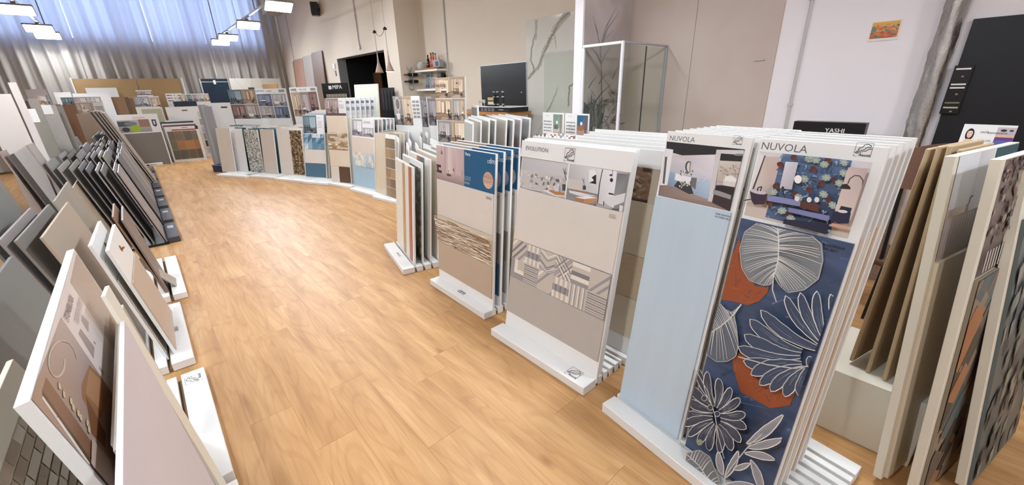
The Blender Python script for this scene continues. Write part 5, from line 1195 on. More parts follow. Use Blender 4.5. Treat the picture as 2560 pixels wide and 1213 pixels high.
LB('dark taupe board nearest the aisle in the wide base', (308,550), (307.6,514.6), 4.52, .16, G((128,114,106)), group=g)
pc = Board('sample_board', 'small thin beige tile fallen slantwise in the wide base', 'tile board', (-0.10, 4.62, 0.062), 88, 0.22, 0.34, 0.62, 0.008, G((176,164,150)), g)
LB('long tan slab standing behind the brown hook boards', (106.7,593), (170.7,504.5), 3.3, .2, G((178,163,146), .03), group=g)
LB('narrow greenish tan slab behind the long tan slab', (137,503), (170,454), 4.5, .2, G((160,152,138)), group=g)
LB('tan slab standing alone before the grey slabs of the dark rack', (181,472), (205,433), 6.0, .22, G((180,166,148), .03), group=g, w=1.0)
LB('mid grey slab just left of the long tan one', (42,601), (124,510), 3.3, .22, G((134,130,124)), group=g)
LB('grey slab cut by the left photo edge beside the mid grey one', (0,600), (78,519), 3.3, .22, G((150,144,140)), group=g)
LB('blue grey slab low at the left photo edge', None, (31,640), 2.85, .22, G((124,126,124)), w=.95, which='f', group=g)
LB('broad grey slab at the left photo edge above the others', None, (-2,462), 4.6, .2, G((122,124,120)), w=.95, which='f', group=g)
g = 'tall slabs in the second rack from the aisle at left'
LB('tall warm grey slab leaning, right of two similar ones', (68,363), (95,351.6), 6.5, .2, G((160,152,144), .03), group=g)
LB('tall dark taupe slab leaning, middle of three', (21.6,390), (62,370), 6.5, .2, G((112,104,98), .04), group=g)
LB('tall slab with brown top edge behind the dark taupe one', (0,380), (68,354), 6.5, .16, G((168,150,142)), group=g)
LB('slab with light edge low behind the dark taupe one', (-30,470), (-4,440), 5.0, .16, G((140,128,116)), group=g)
# collage board, cream board and dark handle at the lower left corner
g = 'boards in the second rack at the lower left corner'
cb = LB('cream board with collage of brick and garden photos at lower left', None, (33, 897), 1.60, .20, M_CREAM, w=1.0, which='f', group=g); w, L = cb.w, cb.L
vt = cb.uv(83, 938)[1]
P = cb.art(0.0, 0.0, w, vt); r = random.Random(31); P.rect(0, 0, w, vt, (176,160,140), (190,178,158))
for row in range(34):
    x = -r.uniform(0, .08); y = vt-.03*(row+1)
    while x < w: l = r.uniform(.05, .11); c_ = r.choice([(186,172,150),(170,154,132),(198,186,166),(160,140,118),(206,196,178),(178,160,136)]); P.rect(x+.002, y+.002, x+l, y+.028, c_, tuple(v-10 for v in c_)); x += l+.002
for q in range(150): P.ell(r.uniform(.05, w), r.uniform(.0, vt*.8), r.uniform(.004, .022), r.uniform(.004, .014), r.choice([(96,92,70),(136,76,50),(80,60,50),(110,116,90),(90,50,70),(70,74,50),(150,96,66),(196,176,150)]), 8, r.random()*3)
for q in range(5): x, y = r.uniform(.3, .9), r.uniform(.1, vt-.2); P.line([(x, y), (x+.01, y+.09), (x+.03, y+.12)], .006, (84,62,48), .002); P.poly([(x-.05, y), (x+.06, y-.01), (x+.05, y+.03), (x-.04, y+.03)], (150,112,84))
P.build('collage_print', cb.o, -.0004)
hd = empty('round_stop', (-0.66, 0.80, 0.70), 0, 'black round cap with reddish rim at the left photo edge', 'cap')
p = FL(2, 1108, 0.92); hd.location = (p.x-0.03, p.y, 0.90)
MB().lathe([(0.05, 0), (0.058, 0.006), (0.058, 0.02), (0.05, 0.028)], (0, 0, 0), 22).build('rubber_cap', mat('black_rubber', (16,14,16), .5), hd, True); MB().lathe([(0.061, 0.008), (0.064, 0.014), (0.061, 0.02)], (0, 0, 0), 22).build('rim', mat('red_brown_rim', (110,50,34), .4), hd, True)
MB().cyl((0, 0, 0), (0, 0, -.90), .015).build('post', M_BLACK, hd)
# the long rack of slabs with dark bases and stickers
M_DBASE = mat('charcoal_base', (66, 66, 70), 0.5, 0.05); M_STK = mat('white_sticker', (206, 206, 208), 0.5)
tones = [(150,140,136),(142,136,136),(122,120,114),(156,148,150),(100,98,100),(112,110,112),(140,136,128),(152,148,140),(132,130,126)]
names = ['taupe','mauve grey','green grey','pinkish grey','charcoal grey','dark grey','mid grey','beige grey','stone grey']
Ys = [(6.38, .98), (7.42, 1.0), (8.50, .96), (9.50, .95), (10.50, 1.1), (11.70, 1.25), (13.05, 1.1)]
rn = ['nearest', 'second', 'third', 'fourth', 'fifth', 'sixth', 'farthest']
for k, (Y0, ln) in enumerate(Ys):
    t = empty('slab_rack', (0.05, Y0, 0), math.radians(90), '%s charcoal base with white sticker along the left side of aisle' % rn[k], 'display rack', 'charcoal bases left of the aisle')
    MB().cbox(0.03, 0, 0, ln-.12, .12, .075, .006).build('front_block', M_DBASE, t)
    MB().box(0.0, .12, 0, ln-.02, 1.25, .03).build('rack_plate', M_BLACK, t)
    MB().box(ln*.55, .03, .075, ln*.55+.13, .09, .0765).build('sticker', M_STK, t)
    a = Art(-9, -9, 9, 9); smallprint(a, ln*.55+.01, .08, .1, 4, .006, .012, (90,90,94)); o = a.build('sticker_print', t)
    for v in o.data.vertices: v.co = (v.co.x, v.co.z, .0768-v.co.y)
    n = 9 if k < 4 else 7
    for i in range(n):
        x = [-.29, -.32, -.42, -.46, -.53, -.58, -.65, -.73, -.80][i]; z = [.93, .96, .965, .98, 1.0, 1.02, 1.03, 1.04, 1.1][i]
        r = random.Random(k*20+i); z += r.uniform(-.03, .06)*(k > 0); wi = [.90, .90, .92, .90, .89, .88, 1.0, 1.0, .7][i]*(ln/1.0)*.98; lean = .235
        h = z-.03; c = tones[(i+k*4) % 9] if k else tones[i]
        b = Board('slab_sample', '%s slab, %s from the aisle in the %s charcoal rack' % (names[(i+k*4) % 9] if k else names[i], (['first']+ORD)[i], rn[k]), 'tile slab', (x+lean*h, Y0+.01+r.uniform(0, .02), .032), 90, wi, h*math.hypot(1, lean), math.atan(lean), .012, G(c, .05), 'slabs standing in the charcoal racks', cham=.001)
# tall tile boards seen edge-on in front of the far end
for i, (x, y) in enumerate(((222,279),(232,277),(241,277),(250,278),(259,282))):
    LB('tall thin edge-on board, %s from the left before the far end' % ['first', 'second', 'third', 'fourth', 'fifth'][i], (x, y), None, 11.2+.0*i, .30, [G((172,158,146)), G((186,176,168))][i % 2], w=.9, group='tall edge-on boards before the far end', t=.02)

# ================================================================== STANDING BOARDS AND PANELS FURTHER BACK
def VB(label, tl, tr, bl, Y, ang, m=M_WHITE, group=None, name='poster_board', cat='display board', t=.02, lean=0.0, zb=None, X=None, h=None):
    p = AX(tl[0], tl[1], X) if X is not None else AY(tl[0], tl[1], Y)
    a = math.radians(ang); nrm = Vector((math.sin(a), -math.cos(a), 0)); u = Vector((math.cos(a), math.sin(a), 0))
    q = onplane(tr[0], tr[1], p, nrm); w = abs((q-p).dot(u))
    vis = onplane(bl[0], bl[1], p, nrm); H = p.z-vis.z
    z0 = vis.z if zb is None else zb
    bk = Vector((-math.sin(a), math.cos(a), 0)); hh = p.z-z0
    A = Vector((p.x, p.y, z0)) - bk*math.tan(lean)*hh
    b = Board(name, label, cat, A, ang, w, hh/math.cos(lean), lean, t, m, group); b.vis = b.L-H/math.cos(lean) if zb is not None else 0
    return b
def photos(b, cells, y=-.0005, pal=0, seed=0, bgc=None, extra=None):
    a = b.art(0, 0, b.w, b.L)
    for i, (x0, y0, x1, y1) in enumerate(cells): room(a, x0*b.w, b.vis+(b.L-b.vis)*y0, x1*b.w, b.vis+(b.L-b.vis)*y1, pal[i] if isinstance(pal, tuple) else pal+i, seed+i)
    a.clip = (0, 0, b.w, b.L); a.org = (0, b.vis); a.sc = (b.w, b.L-b.vis); a.map = None
    if extra: extra(a)
    a.build('photo_print', b.o, y)
gP = 'photo headed boards rising behind the curved row'
b = VB('leftmost photo board behind the curved row, four pictures', (568,225), (636,223), (576,297), 12.2, -58, zb=.0, group=gP); photos(b, [(0,0,.5,.49),(.5,0,1,.49),(0,.51,.5,1),(.5,.51,1,1)], pal=(9,8,3,7), seed=3)
b = VB('photo board with white header and four pictures, second from left', (635,223), (713,222), (648,297), 11.8, -58, zb=.0, group=gP)
photos(b, [(.03,.02,.5,.40),(.52,.02,.97,.40),(.03,.42,.5,.83),(.52,.42,.97,.83)], pal=(8,10,10,5), seed=13, extra=lambda a: (a.text('NAXOS', .05, .90, .05, (90,90,96)), a.text('AMALFI', .4, .9, .03, (60,60,64)), a.rect(.78, .88, .96, .96, (140,140,146))))
b = VB('photo board with white header and three tall pictures', (722,219), (790,215), (732,292), 11.2, -66, zb=.0, group=gP)
photos(b, [(.03,.02,.34,.84),(.35,.02,.66,.84),(.67,.1,.97,.84)], pal=(6,4,9), seed=23, extra=lambda a: (a.rect(.05, .88, .26, .96, (140,140,146)), a.text('WALL CRAFT', .36, .9, .03, (60,60,64)), a.rect(.78, .88, .96, .96, (140,140,146))))
VB('brown board top peeping up behind the white headed photo board', (655,211), (692,210), (656,222), 12.6, -58, mat('cork_board', (172,136,92), .7, .08, 30), group=gP, h=1, zb=.0)
VB('small dark board corner above the leftmost photo board', (620,219), (634,219), (621,224), 12.5, -58, M_DARK, group=gP, zb=.0)
b = VB('black board headed MIPA over a black and white ornamental tile', (803,209), (867,207), (810,262), 10.6, -60, M_BLACK, zb=.0, name='brand_board')
def mipa(a):
    s = (a.sc[0]/a.sc[1]); a.rect(.26, .72, .38, .88, (226,226,226)); a.text('MIPA', .42, .73, .085, (235,235,235), bold=.05, sx=1.0)
    a.rect(.12, .05, .92, .50, (222,212,186)); k = (18,18,20); r = random.Random(1)
    for cx in range(6):
        for cy in range(3):
            x, y = .12+.8*(cx+.5)/6, .05+.45*(cy+.5)/3
            a.line([(x+.05*math.cos(t*.785), y+.066*math.sin(t*.785)) for t in range(9)], .010, k)
            a.line([(x-.065, y-.075), (x+.065, y+.075)], .007, k); a.line([(x-.065, y+.075), (x+.065, y-.075)], .007, k)
a = b.art(0, 0, b.w, b.L); a.org = (0, b.vis); a.sc = (b.w, b.L-b.vis); mipa(a); a.build('ornament_print', b.o, -.0005)
b = VB('large plain pale green board tilted back before the dark opening', (885,212), (944,208), (906,293), 8.9, -72, M_WHITE, zb=.0, lean=.10); b.tile(.01, .01, b.w-.015, b.L-.01, T((214,218,204), .01), .004)
VB('low white plinth board under the pale green board', (960,275), (985,277), (962,300), 8.8, -72, M_WHITE, zb=.0)
bs = VB('black tray stand with four dark strips beside the pale board', (951,220), (984,219), (962,268), 8.75, -72, M_BLACK, zb=0.0, lean=.05, name='tray_stand')
for q in range(4): bs.tile(.02+q*bs.w/4.2, bs.L-.45, .02+q*bs.w/4.2+bs.w/6, bs.L-.05, mat('charcoal_strip', (50,51,54), .3), .006, 'strip')
b = VB('photo board with round mirror picture right of the black stand', (981,241), (1048,242), (984,316), 7.3, -76, zb=.0)
photos(b, [(0,.06,.36,1),(.375,.06,.69,1)], pal=(8,6), seed=33, extra=lambda a: (a.ell(.17,.75,.10,.22,(206,200,196),20), a.ell(.17,.75,.075,.18,(120,110,106),20), *[a.rect(.73+.13*(q % 2), .3+.12*(q//2), .84+.13*(q % 2), .38+.12*(q//2), (156,152,150)) for q in range(10)]))
b = VB('photo board behind the round mirror one, half hidden', (1049,242), (1076,243), (1050,335), 7.45, -76, zb=.0); photos(b, [(0,.2,.6,1),(.66,.3,1,1)], pal=1, seed=40)
b = VB('tall collage board with seven interior pictures in three rows', (1087,195), (1161,188), (1099,352), 5.3, -78, zb=.0, t=.03, lean=.06)
photos(b, [(0,.69,.52,1),(.52,.69,1,1),(0,.35,.58,.68),(.6,.35,.82,.68),(.82,.35,1,.68),(.05,0,.52,.34),(.54,0,1,.34)], pal=(6,7,6,8,7,8,6), seed=50, extra=lambda a: a.text('NAXOS', .04, .86, .04, (120,96,80), bold=.1))
b = VB('narrow collage board leaning left of the tall one', (1068,246), (1088,243), (1076,330), 5.9, -70, zb=.0); photos(b, [(0,.2,1,1)], pal=1, seed=60)
# angled grey narrow boards filling the gap behind the Naxos rack
gA = 'grey narrow boards in diagonal racks behind the Naxos stand'
i = 0
for (x, y), dx in (((987,338),(13,14)),((1000,328),(15,14)),((1014,322),(14,12)),((1014,355),(9,20)),((1020,346),(6,12)),((1036,356),(8,14)),((1047,338),(9,18)),((1062,328),(13,15)),((1029,318),(16,9)),((1043,322),(12,12)),((1074,346),(24,12)),((1056,358),(28,13))):
    p = FL(x, y, 1.06); q = FL(x+dx[0], y+dx[1], 1.06); d = q-p; w = min(max(d.length, .3), .55); an = math.degrees(math.atan2(d.y, d.x)); u, yy, zz, bk = axes(an, 0)
    lab = ['upper left', 'left', 'tall left', 'low front', 'small front', 'low middle', 'middle', 'right of middle', 'back left', 'back middle', 'far right', 'right front'][i]
    B_ = Board('sample_board', 'narrow grey tile board, the %s one of the diagonal group behind Naxos' % lab, 'tile board', Vector((p.x, p.y, .0))-bk*.12, an, w, 1.066, .12, .014, M_WHITE, gA)
    B_.tile(.006, .0, w-.006, 1.0, [T((176,174,166)), T((160,156,146)), T((192,190,182)), T((148,146,140))][i % 4], .006)
    i += 1
# white framed grey boards behind the Vera stand
gW = 'white framed grey boards fanned behind the Vera stand'
pr = [((1262.7,284.8),(1324,294.7)),((1244.9,284.8),(1301.3,296.7)),((1229,285.8),(1282.5,298.7)),((1214,285.8),(1264.6,297.7)),((1191.5,287.8),(1237,298.7)),((1176.6,287.8),(1221,299.7)),((1169.7,291.8),(1200.4,301.7)),((1160,299),(1180,306))]
gc = [(150,150,150),(156,150,150),(140,140,136),(176,168,156),(150,152,142),(164,160,148),(168,164,154),(176,180,172)]
for i, (a_, c_) in enumerate(pr):
    p = FL(*a_, 1.40); q = FL(*c_, 1.40); d = q-p; w = d.length; an = math.degrees(math.atan2(d.y, d.x)); u, yy, zz, bk = axes(an, 0)
    B_ = Board('framed_board', '%s white framed grey board fanned behind the Vera stand' % (['rightmost', 'second from right', 'third from right', 'fourth from right', 'fourth from left', 'third from left', 'second from left', 'leftmost'][i]), 'tile board', Vector((p.x, p.y, .0))-bk*.10, an, w, 1.404, .075, .016, M_WHITE, gW)
    B_.tile(.02, .08, w-.022, 1.385, mat('soft_grey_tile_%d' % i, gc[i], .35, .12, 1.2), .004)
B_ = VB('small white framed grey board standing above the fan', (1178,262), (1193,265), (1180,290), None, -112, X=3.6, zb=.0); B_.tile(.02, .02, B_.w-.02, B_.L-.03, T((130,130,128)), .004)
# two white sample cards and the box of printed tabs behind Evolution
for lab, tl, tr, bl, pc_, bg_ in (('left white sample card with green room photo', (1357,281), (1409,283), (1356,340), (120,150,140), (170,160,140)), ('right white sample card with blue and terracotta room photo', (1413,283), (1473,285), (1412,345), (40,96,130), (150,120,110))):
    b = VB(lab, tl, tr, bl, 2.75, -93, zb=.0, group='pair of white sample cards', name='sample_card', cat='sample card', t=.008)
    def f(a, pc_=pc_, bg_=bg_):
        a.rect(.52, .18, .96, .94, bg_, pc_); a.rect(.52, .55, .74, .94, pc_); a.rect(.54, .2, .94, .38, tuple(v+30 for v in bg_)); a.rect(.56, .34, .76, .52, (176,110,70) if pc_[0] < 60 else (90,110,104)); a.rect(.84, .2, .9, .94, tuple(v-30 for v in bg_)); a.ell(.7, .62, .05, .07, (230,228,220), 10)
        for r_ in range(4):
            for c_ in range(6): a.ell(.08+c_*.068, .64-r_*.13, .022, .032, (110,110,112) if (r_+c_) % 3 else (60,60,64), 8)
        a.text('Atelier', .16, .86, .012, (170,170,172))
    photos(b, [], extra=f)
tb = VB('white rack with a row of small printed tabs behind Evolution', (1332,340), (1480,347), (1334,352), 2.55, -92, zb=.0, name='tab_rack', cat='rack', t=.25)
r = random.Random(4)
for q in range(26): 
    x = .02+q*(tb.w-.04)/26; o = MB().box(x, .02+.1*(q % 2), tb.L, x+.018, .03+.1*(q % 2), tb.L+r.uniform(.01, .03)).build('tab', T(r.choice([(120,110,104),(210,206,200),(150,150,150),(206,200,190),(160,84,74)])), tb.o)
# counter with black display case
ct = empty('counter', (4.15, 4.75, 0), 0, 'wooden topped counter under the large black wall panel', 'counter')
zc = AX(1250, 281, 4.15).z; MB().cbox(0, 0, zc-.05, .55, 1.75, zc, .004).build('worktop', M_WOODT, ct); MB().cbox(.05, .05, 0, .52, 1.70, zc-.05, .004).build('body', M_WHITE, ct)
p0, p1 = AX(1197, 268, 4.2), AX(1273, 270, 4.2)
ds = empty('display_case', (4.2, p1.y, zc), 0, 'low black display case with white lettering on the counter', 'display case')
hcs = p0.z-zc; MB().cbox(0, 0, 0, .4, p0.y-p1.y, hcs, .003).build('case', mat('navy_black', (22,24,36), .35), ds); MB().cbox(-.02, -.02, hcs, .42, p0.y-p1.y+.02, hcs+.012, .003).build('top_plate', M_WHITE, ds)
a = Art(-9, -9, 9, 9); a.text('myVolumes', 0.5, hcs*.35, hcs*.32, (230,230,232), bold=.05); 
for q in range(8): a.rect(.05+.09*(q % 4), hcs*(.15+.4*(q//4)), .12+.09*(q % 4), hcs*(.45+.4*(q//4)), (120,122,126))
o = a.build('case_lettering', ds)
for v in o.data.vertices: v.co = (-.0006+v.co.y, (p0.y-p1.y)-v.co.x, v.co.z)
zt = zc+hcs+.013
bx = empty('gift_box', (4.25, AX(1226, 262, 4.25).y, zt), 0, 'black box with gold window on the display case', 'box'); hb_ = max(.12, AX(1226, 236, 4.25).z-zt)
MB().cbox(0, -.1, 0, .1, .1, hb_, .003).build('carton', M_BLACK, bx); MB().box(-.002, -.08, hb_*.5, 0, .06, hb_*.75).build('gold_window', mat('gold_label', (206,166,96), .4), bx); MB().box(-.002, -.08, hb_*.15, 0, .06, hb_*.4).build('white_window', mat('pale_label', (206,200,186), .4, .2, 40), bx)
for i, (x, lab) in enumerate(((1237,'left chrome tipped small tap sample on the display case'),(1246,'right chrome tipped small tap sample on the display case'),(1259,'dark tap sample at the right end of the case'))):
    y = AX(x, 262, 4.27).y; t = empty('tap_sample', (4.27, y, zt), 0, lab, 'tap', 'tap samples on the counter'); hh = .2
    MB().cyl((0, 0, 0), (0, 0, hh), .012).build('stem', M_BLACK, t); 
    for z in (hh, hh*.65, .02): MB().lathe([(.0, -.012), (.02, -.006), (.02, .006), (.0, .012)], (-.012, 0, z+.012), 10).build('chrome_knob', M_METAL, t, True)
gs = empty('glassware', (4.25, AX(1205, 262, 4.25).y, zt), 0, 'set of clear glasses on the left end of the case', 'glasses')
for q in range(3): MB().lathe([(.022, 0), (.024, .004), (.004, .008), (.004, .04), (.026, .07), (.022, .1)], (0, .06*q-.06, 0), 12).build('glass', mat('clear_glassware', (206,204,196), .1), gs, True)
# YASHI sign
ys = VB('black box sign lettered YASHI behind the Nuvola boards', (1986,303), (2166,313), (1986,330), None, -90, M_BLACK, X=4.35, name='sign', cat='sign', t=.12, zb=1.15)
a = ys.art(0, 0, ys.w, ys.L); t_ = ys.uv(2061, 330); a.clip = (-9,-9,9,9); a.text('YASHI', t_[0], ys.uv(2061, 331)[1], .035, (225,225,225), bold=.04); a.build('sign_lettering', ys.o, -.0006)
yp = MB().cbox(4.36, ys.A.y-ys.w, 0, 4.70, ys.A.y, 1.149, .004).build('sign_plinth', M_WHITE); tag(yp, 'white plinth under the black YASHI sign, hidden by the boards', 'plinth')
# leaflet board with a woman's portrait
lf = VB('white leaflet board with portrait of a dark haired woman', (2412,310), (2547,313), (2400,372), None, -97, X=3.4, name='leaflet_board', zb=.0, t=.006)
def wom(a):
    a.rect(0, .10, 1, .20, (40,96,190)); a.rect(0, 0, 1, .1, (206,210,220)); a.rect(.66, .22, 1, .92, (190,170,190)); a.rect(.66, .42, 1, .54, (112,60,130)); a.rect(.66, .54, 1, .64, (206,180,150)); a.rect(.66, .22, 1, .42, (90,100,160)); a.rect(.66, .7, 1, .92, (190,180,184)); a.ell(.78, .8, .06, .05, (50,48,52), 10); a.ell(.92, .8, .04, .04, (60,56,60), 10)
    a.ell(.17, .60, .085, .24, (40,32,36), 18); a.poly([(.07,.22),(.27,.22),(.25,.36),(.20,.42),(.14,.42),(.09,.36)], (226,190,176)); a.ell(.17, .62, .055, .16, (232,196,180), 18); a.poly([(.10,.74),(.24,.74),(.20,.82),(.14,.82)], (40,32,36))
    for sx in (-1, 1): a.ell(.17+sx*.022, .65, .009, .014, (50,36,34), 8)
    a.ell(.17, .535, .014, .012, (180,80,80), 8); a.line([(.17,.63),(.172,.58)], .0012, (200,160,146))
    a.text('yashi', .36, .66, .014, (90,90,100)); a.text('SALUTE', .36, .34, .010, (120,120,130)); a.text('benessere', .50, .66, .012, (90,90,100))
photos(lf, [], extra=wom)
# cream corrugated-looking row: five tan slabs on a white plinth
gT = 'tan slabs standing on the white plinth at right'
pl = empty('plinth_box', (2.22, 0.03, 0), 0, 'white plinth box carrying the tan slabs between the board rows', 'plinth')
zp = 0.44
tops = [(2330,372,2131,905), (2352,366,2172,935), (2374,364,2214,955), (2396,372,2258,968), (2418,380,2302,985)]
for i, (x, y, x2, y2) in enumerate(tops):
    p = FL(x2, y2, zp); X0 = 2.38
    p = AX(x2, y2, X0-.02*i); q = AX(x, y, X0-.02*i)
    an = -14; 
    B_ = Board('slab_sample', '%s tan slab standing edge-on on the white plinth at right' % ['leftmost', 'second', 'middle', 'fourth', 'rightmost'][i], 'tile slab', p, an, .34, q.z-p.z, math.atan2((q.y-p.y)*.9, q.z-p.z), .016, mat('tan_stone', (186,164,132), .6, .08, 18), gT, cham=.004)
    if i == 0: zmin = p.z
    zmin = min(zmin, p.z)
MB().cbox(0.06, -0.22, 0, .60, 0.16, zmin, .003).build('box', M_CREAM, pl)
MB().box(.095, -.1, .05, .1, -.075, .062).build('label_dot', M_DARK, pl); MB().box(.095, .04, .33, .1, .05, .34).build('label_dot', M_DARK, pl)
# three big framed boards at the right photo edge
gR = 'big white framed boards at the right photo edge'
def RBd(label, tl, tr, bot, zt, zb, i):
    p = FL(*tl, zt); q = FL(*tr, zt) if tr else p+Vector((.62, -.15, 0)); d = q-p; an = math.degrees(math.atan2(d.y, d.x)); u, yy, zz, bk = axes(an, 0)
    bt = onplane(bot[0], bot[1], p, u); lean = math.atan2((p-bt).dot(bk), p.z-bt.z); h = zt-zb
    b = Board('framed_board', label, 'tile board', Vector((p.x, p.y, zb))-bk*math.tan(lean)*h, an, max(d.length, .6), h/math.cos(lean), lean, .03, M_CREAM, gR, sink=.0, cham=.0015)
    return b
b = RBd('framed board with bathroom photo, teal header and plain beige tile', (2391,391), (2549,355), (2199,1213), 1.45, .035, 0); w, L = b.w, b.L; vt = b.uv(2346, 652)[1]
b.tile(.03, 0, w-.01, vt, T_BEIGE, .012); a = b.art(.03, vt, w-.01, L-.004); room(a, .03, vt+.004, w*.60, L-.004, 2, 71)
a.frame(.03, vt+.004, w*.60, L-.004); a.rect(0, .5, 1, 1, (206,204,210), (222,222,228)); a.rectx(.55, .4, 1, 1, (200,196,200), (226,224,230)); a.rect(0, 0, .9, .42, (176,164,160)); 
for q in range(12): a.rect(q*.075, 0, q*.075+.03, .4, (196,186,182))
a.line([(.55,.5),(.55,.56),(.62,.57)], .006, (30,28,30)); a.frame(w*.6, vt+.004, w-.01, L-.004); a.rect(0, 0, 1, 1, (22,76,88)); a.org = (0, 0); a.sc = (1, 1); a.text('Gallery', w*.66, L-.085, .03, (170,190,196)); a.text('dm', w*.9, L-.06, .03, (170,190,196)); a.ell(w*.66, vt+.14, .05, .07, (150,160,160), 20); a.build('header_print', b.o, -.0005)
b = RBd('framed board with dark floral photo and multicoloured geometric tile', (2509,399), None, (2293,1213), 1.45, .035, 1); w, L = b.w, b.L; vt = b.uv(2458, 686)[1]
b.tile(.03, 0, w-.01, vt, T((140,128,112)), .012); P = b.art(.03, 0, w-.01, vt-.002); r = random.Random(17)
for q in range(60):
    x, y = r.uniform(0, w), r.uniform(0, vt); s = r.uniform(.06, .16); P.poly([(x-s, y-s*.5), (x, y-s), (x+s, y+s*.4), (x+s*.2, y+s)], r.choice([(96,88,80),(70,82,84),(140,124,104),(60,52,46),(164,108,66),(120,120,108),(84,96,98),(150,112,84)]))
P.build('geometric_print', b.o, -.0125)
a = b.art(.03, vt, w-.01, L-.004); a.frame(.03, vt+.003, w-.01, L-.004); a.rect(0, 0, 1, 1, (92,80,74), (120,106,98))
for q in range(160): a.ell(r.random(), r.uniform(.3, 1), r.uniform(.01, .05), r.uniform(.01, .04), r.choice([(130,118,108),(96,84,78),(150,134,120),(70,62,60),(110,74,74)]), 7, r.random()*3)
for q in range(7): a.rect(.03+q*.05, .05, .05+q*.05, .24, (200,196,190))
a.rect(.6, 0, 1, .8, (28,40,66)); a.build('header_print', b.o, -.0005)
b = RBd('framed board with blue grey patchwork tile, last at the photo edge', (2575,420), None, (2412,1213), 1.40, .035, 2); w, L = b.w, b.L; vt = L*.86
b.tile(.03, 0, w-.01, vt, T((96,104,104)), .012); P = b.art(.03, 0, w-.01, vt-.002); r = random.Random(18)
for q in range(140):
    x, y = r.uniform(0, w), r.uniform(0, vt); P.poly([(x, y), (x+.05, y+.03), (x+.05, y+.10), (x, y+.07)], r.choice([(96,104,104),(120,126,122),(76,86,90),(140,140,128),(60,72,80),(110,120,112)]))
P.build('geometric_print', b.o, -.0125)
base('display_rack', 'white base carrying the big framed boards at right', (1.93, 0.0, 0), -13.5, .75, .28, ledge=.0, slots=3, pitch=.09, h=.034) if False else None

# ------------------------------------------------------------------ far end of the left side, before the curtains
gF = 'boards standing at the far end of the room'
ybk = 16.08
M_KRAFT = mat('kraft_board', (170, 140, 100), .7, .05, 4)
for lab, tl, tr, bl in (('left wide kraft brown panel below the curtains', (178,197), (338,196), (200,260)), ('right wide kraft brown panel below the curtains', (340,196), (448,196), (350,250))): VB(lab, tl, tr, bl, ybk, 0, M_KRAFT, gF, 'kraft_panel', 'panel', .03, zb=.0)
for lab, x in (('white post at the left end of the kraft panels', 173), ('white post at the right end of the kraft panels', 451)): VB(lab, (x,194), (x+4,194), (x+10,230), ybk-.03, 0, M_WHITE, 'white posts beside the kraft panels', 'post', 'post', .04, zb=.0)
dsn = VB('dark blue framed shower screen standing before the curtain', (497,197), (569,196), (515,262), ybk-.1, 0, mat('dark_blue_glass', (34,50,66), .12, .1, 2), gF, 'shower_screen', 'screen', .03, zb=.0)
dsn.tile(0, 0, .03, dsn.L+.01, M_METAL, .02, 'frame_post'); dsn.tile(dsn.w-.02, 0, dsn.w, dsn.L+.01, M_METAL, .02, 'frame_post'); dsn.tile(.03, dsn.L-.1, dsn.w-.02, dsn.L-.08, M_METAL, .012, 'rail'); dsn.tile(dsn.w*.5-.03, dsn.L-.16, dsn.w*.5+.03, dsn.L-.04, M_WHITE, .02, 'label')
mb_ = VB('low white marble panel with faint veins before the curtain', (572,196), (699,194), (600,240), ybk-.02, 0, M_MARB, gF, 'marble_panel', 'panel', .03, zb=.0)
a = mb_.art(0, 0, mb_.w, mb_.L); r = random.Random(2)
for q in range(6): x = r.uniform(0, mb_.w); a.line([(x, mb_.L), (x+r.uniform(-.3, .3), mb_.L-.3), (x+r.uniform(-.4, .4), mb_.L-.7)], .012, (176,172,164), .004)
a.build('vein_print', mb_.o, -.0005)
# grey tile board with lime ball photo and logo foot
b = VB('grey tile board under a photo with a lime green ball', (283,288), (392,285), (350,408), 15.0, -4, zb=.0, group=gF, lean=.05); w, L = b.w, b.L
b.tile(.02, 0, w-.03, L*.64, T((122,116,108)), .01); a = b.art(0, 0, w, L); a.frame(.02, L*.66, w-.2, L*.90); a.rect(0, 0, 1, 1, (150,140,134), (190,186,180)); a.rect(0, .5, .4, .9, (70,74,80)); a.ell(.5, .3, .16, .34, (150,176,40), 20); a.ell(.2, .25, .12, .18, (50,50,56)); a.rect(.65, .4, .98, 1, (150,110,96)); a.ell(.4, .7, .2, .16, (110,120,128))
a.frame(w-.2, L*.66, w-.02, L*.90); a.rect(0, 0, 1, 1, (226,226,228)); a.poly([(.25,.95),(.25,.5),(.5,.35),(.75,.5),(.75,.95)], (30,40,66)); a.rect(.4, .55, .6, .85, (210,214,220)); a.clip = (0, 0, w, L); a.org = (0, 0); a.sc = (1, 1); smallprint(a, w*.4, L-.07, .25, 2, .012, .03, (200,150,140)); a.build('header_print', b.o, -.0005)
ft = empty('logo_foot', (FL(352,419).x, FL(352,419).y, 0), math.radians(8), 'small white foot plate with dark logo below the grey tile board', 'foot plate'); MB().cbox(0, 0, 0, .48, .10, .07, .004).build('plate', M_WHITE, ft)
a = Art(-9, -9, 9, 9); a.text('Marazzi' if False else 'ARMONIE', .2, .025, .022, (60,60,62), bold=.1); a.poly([(.13,.015),(.19,.015),(.19,.055),(.16,.062),(.13,.055)], (60,50,50)); o = a.build('logo_print', ft); o.location = (0, -.001, 0)
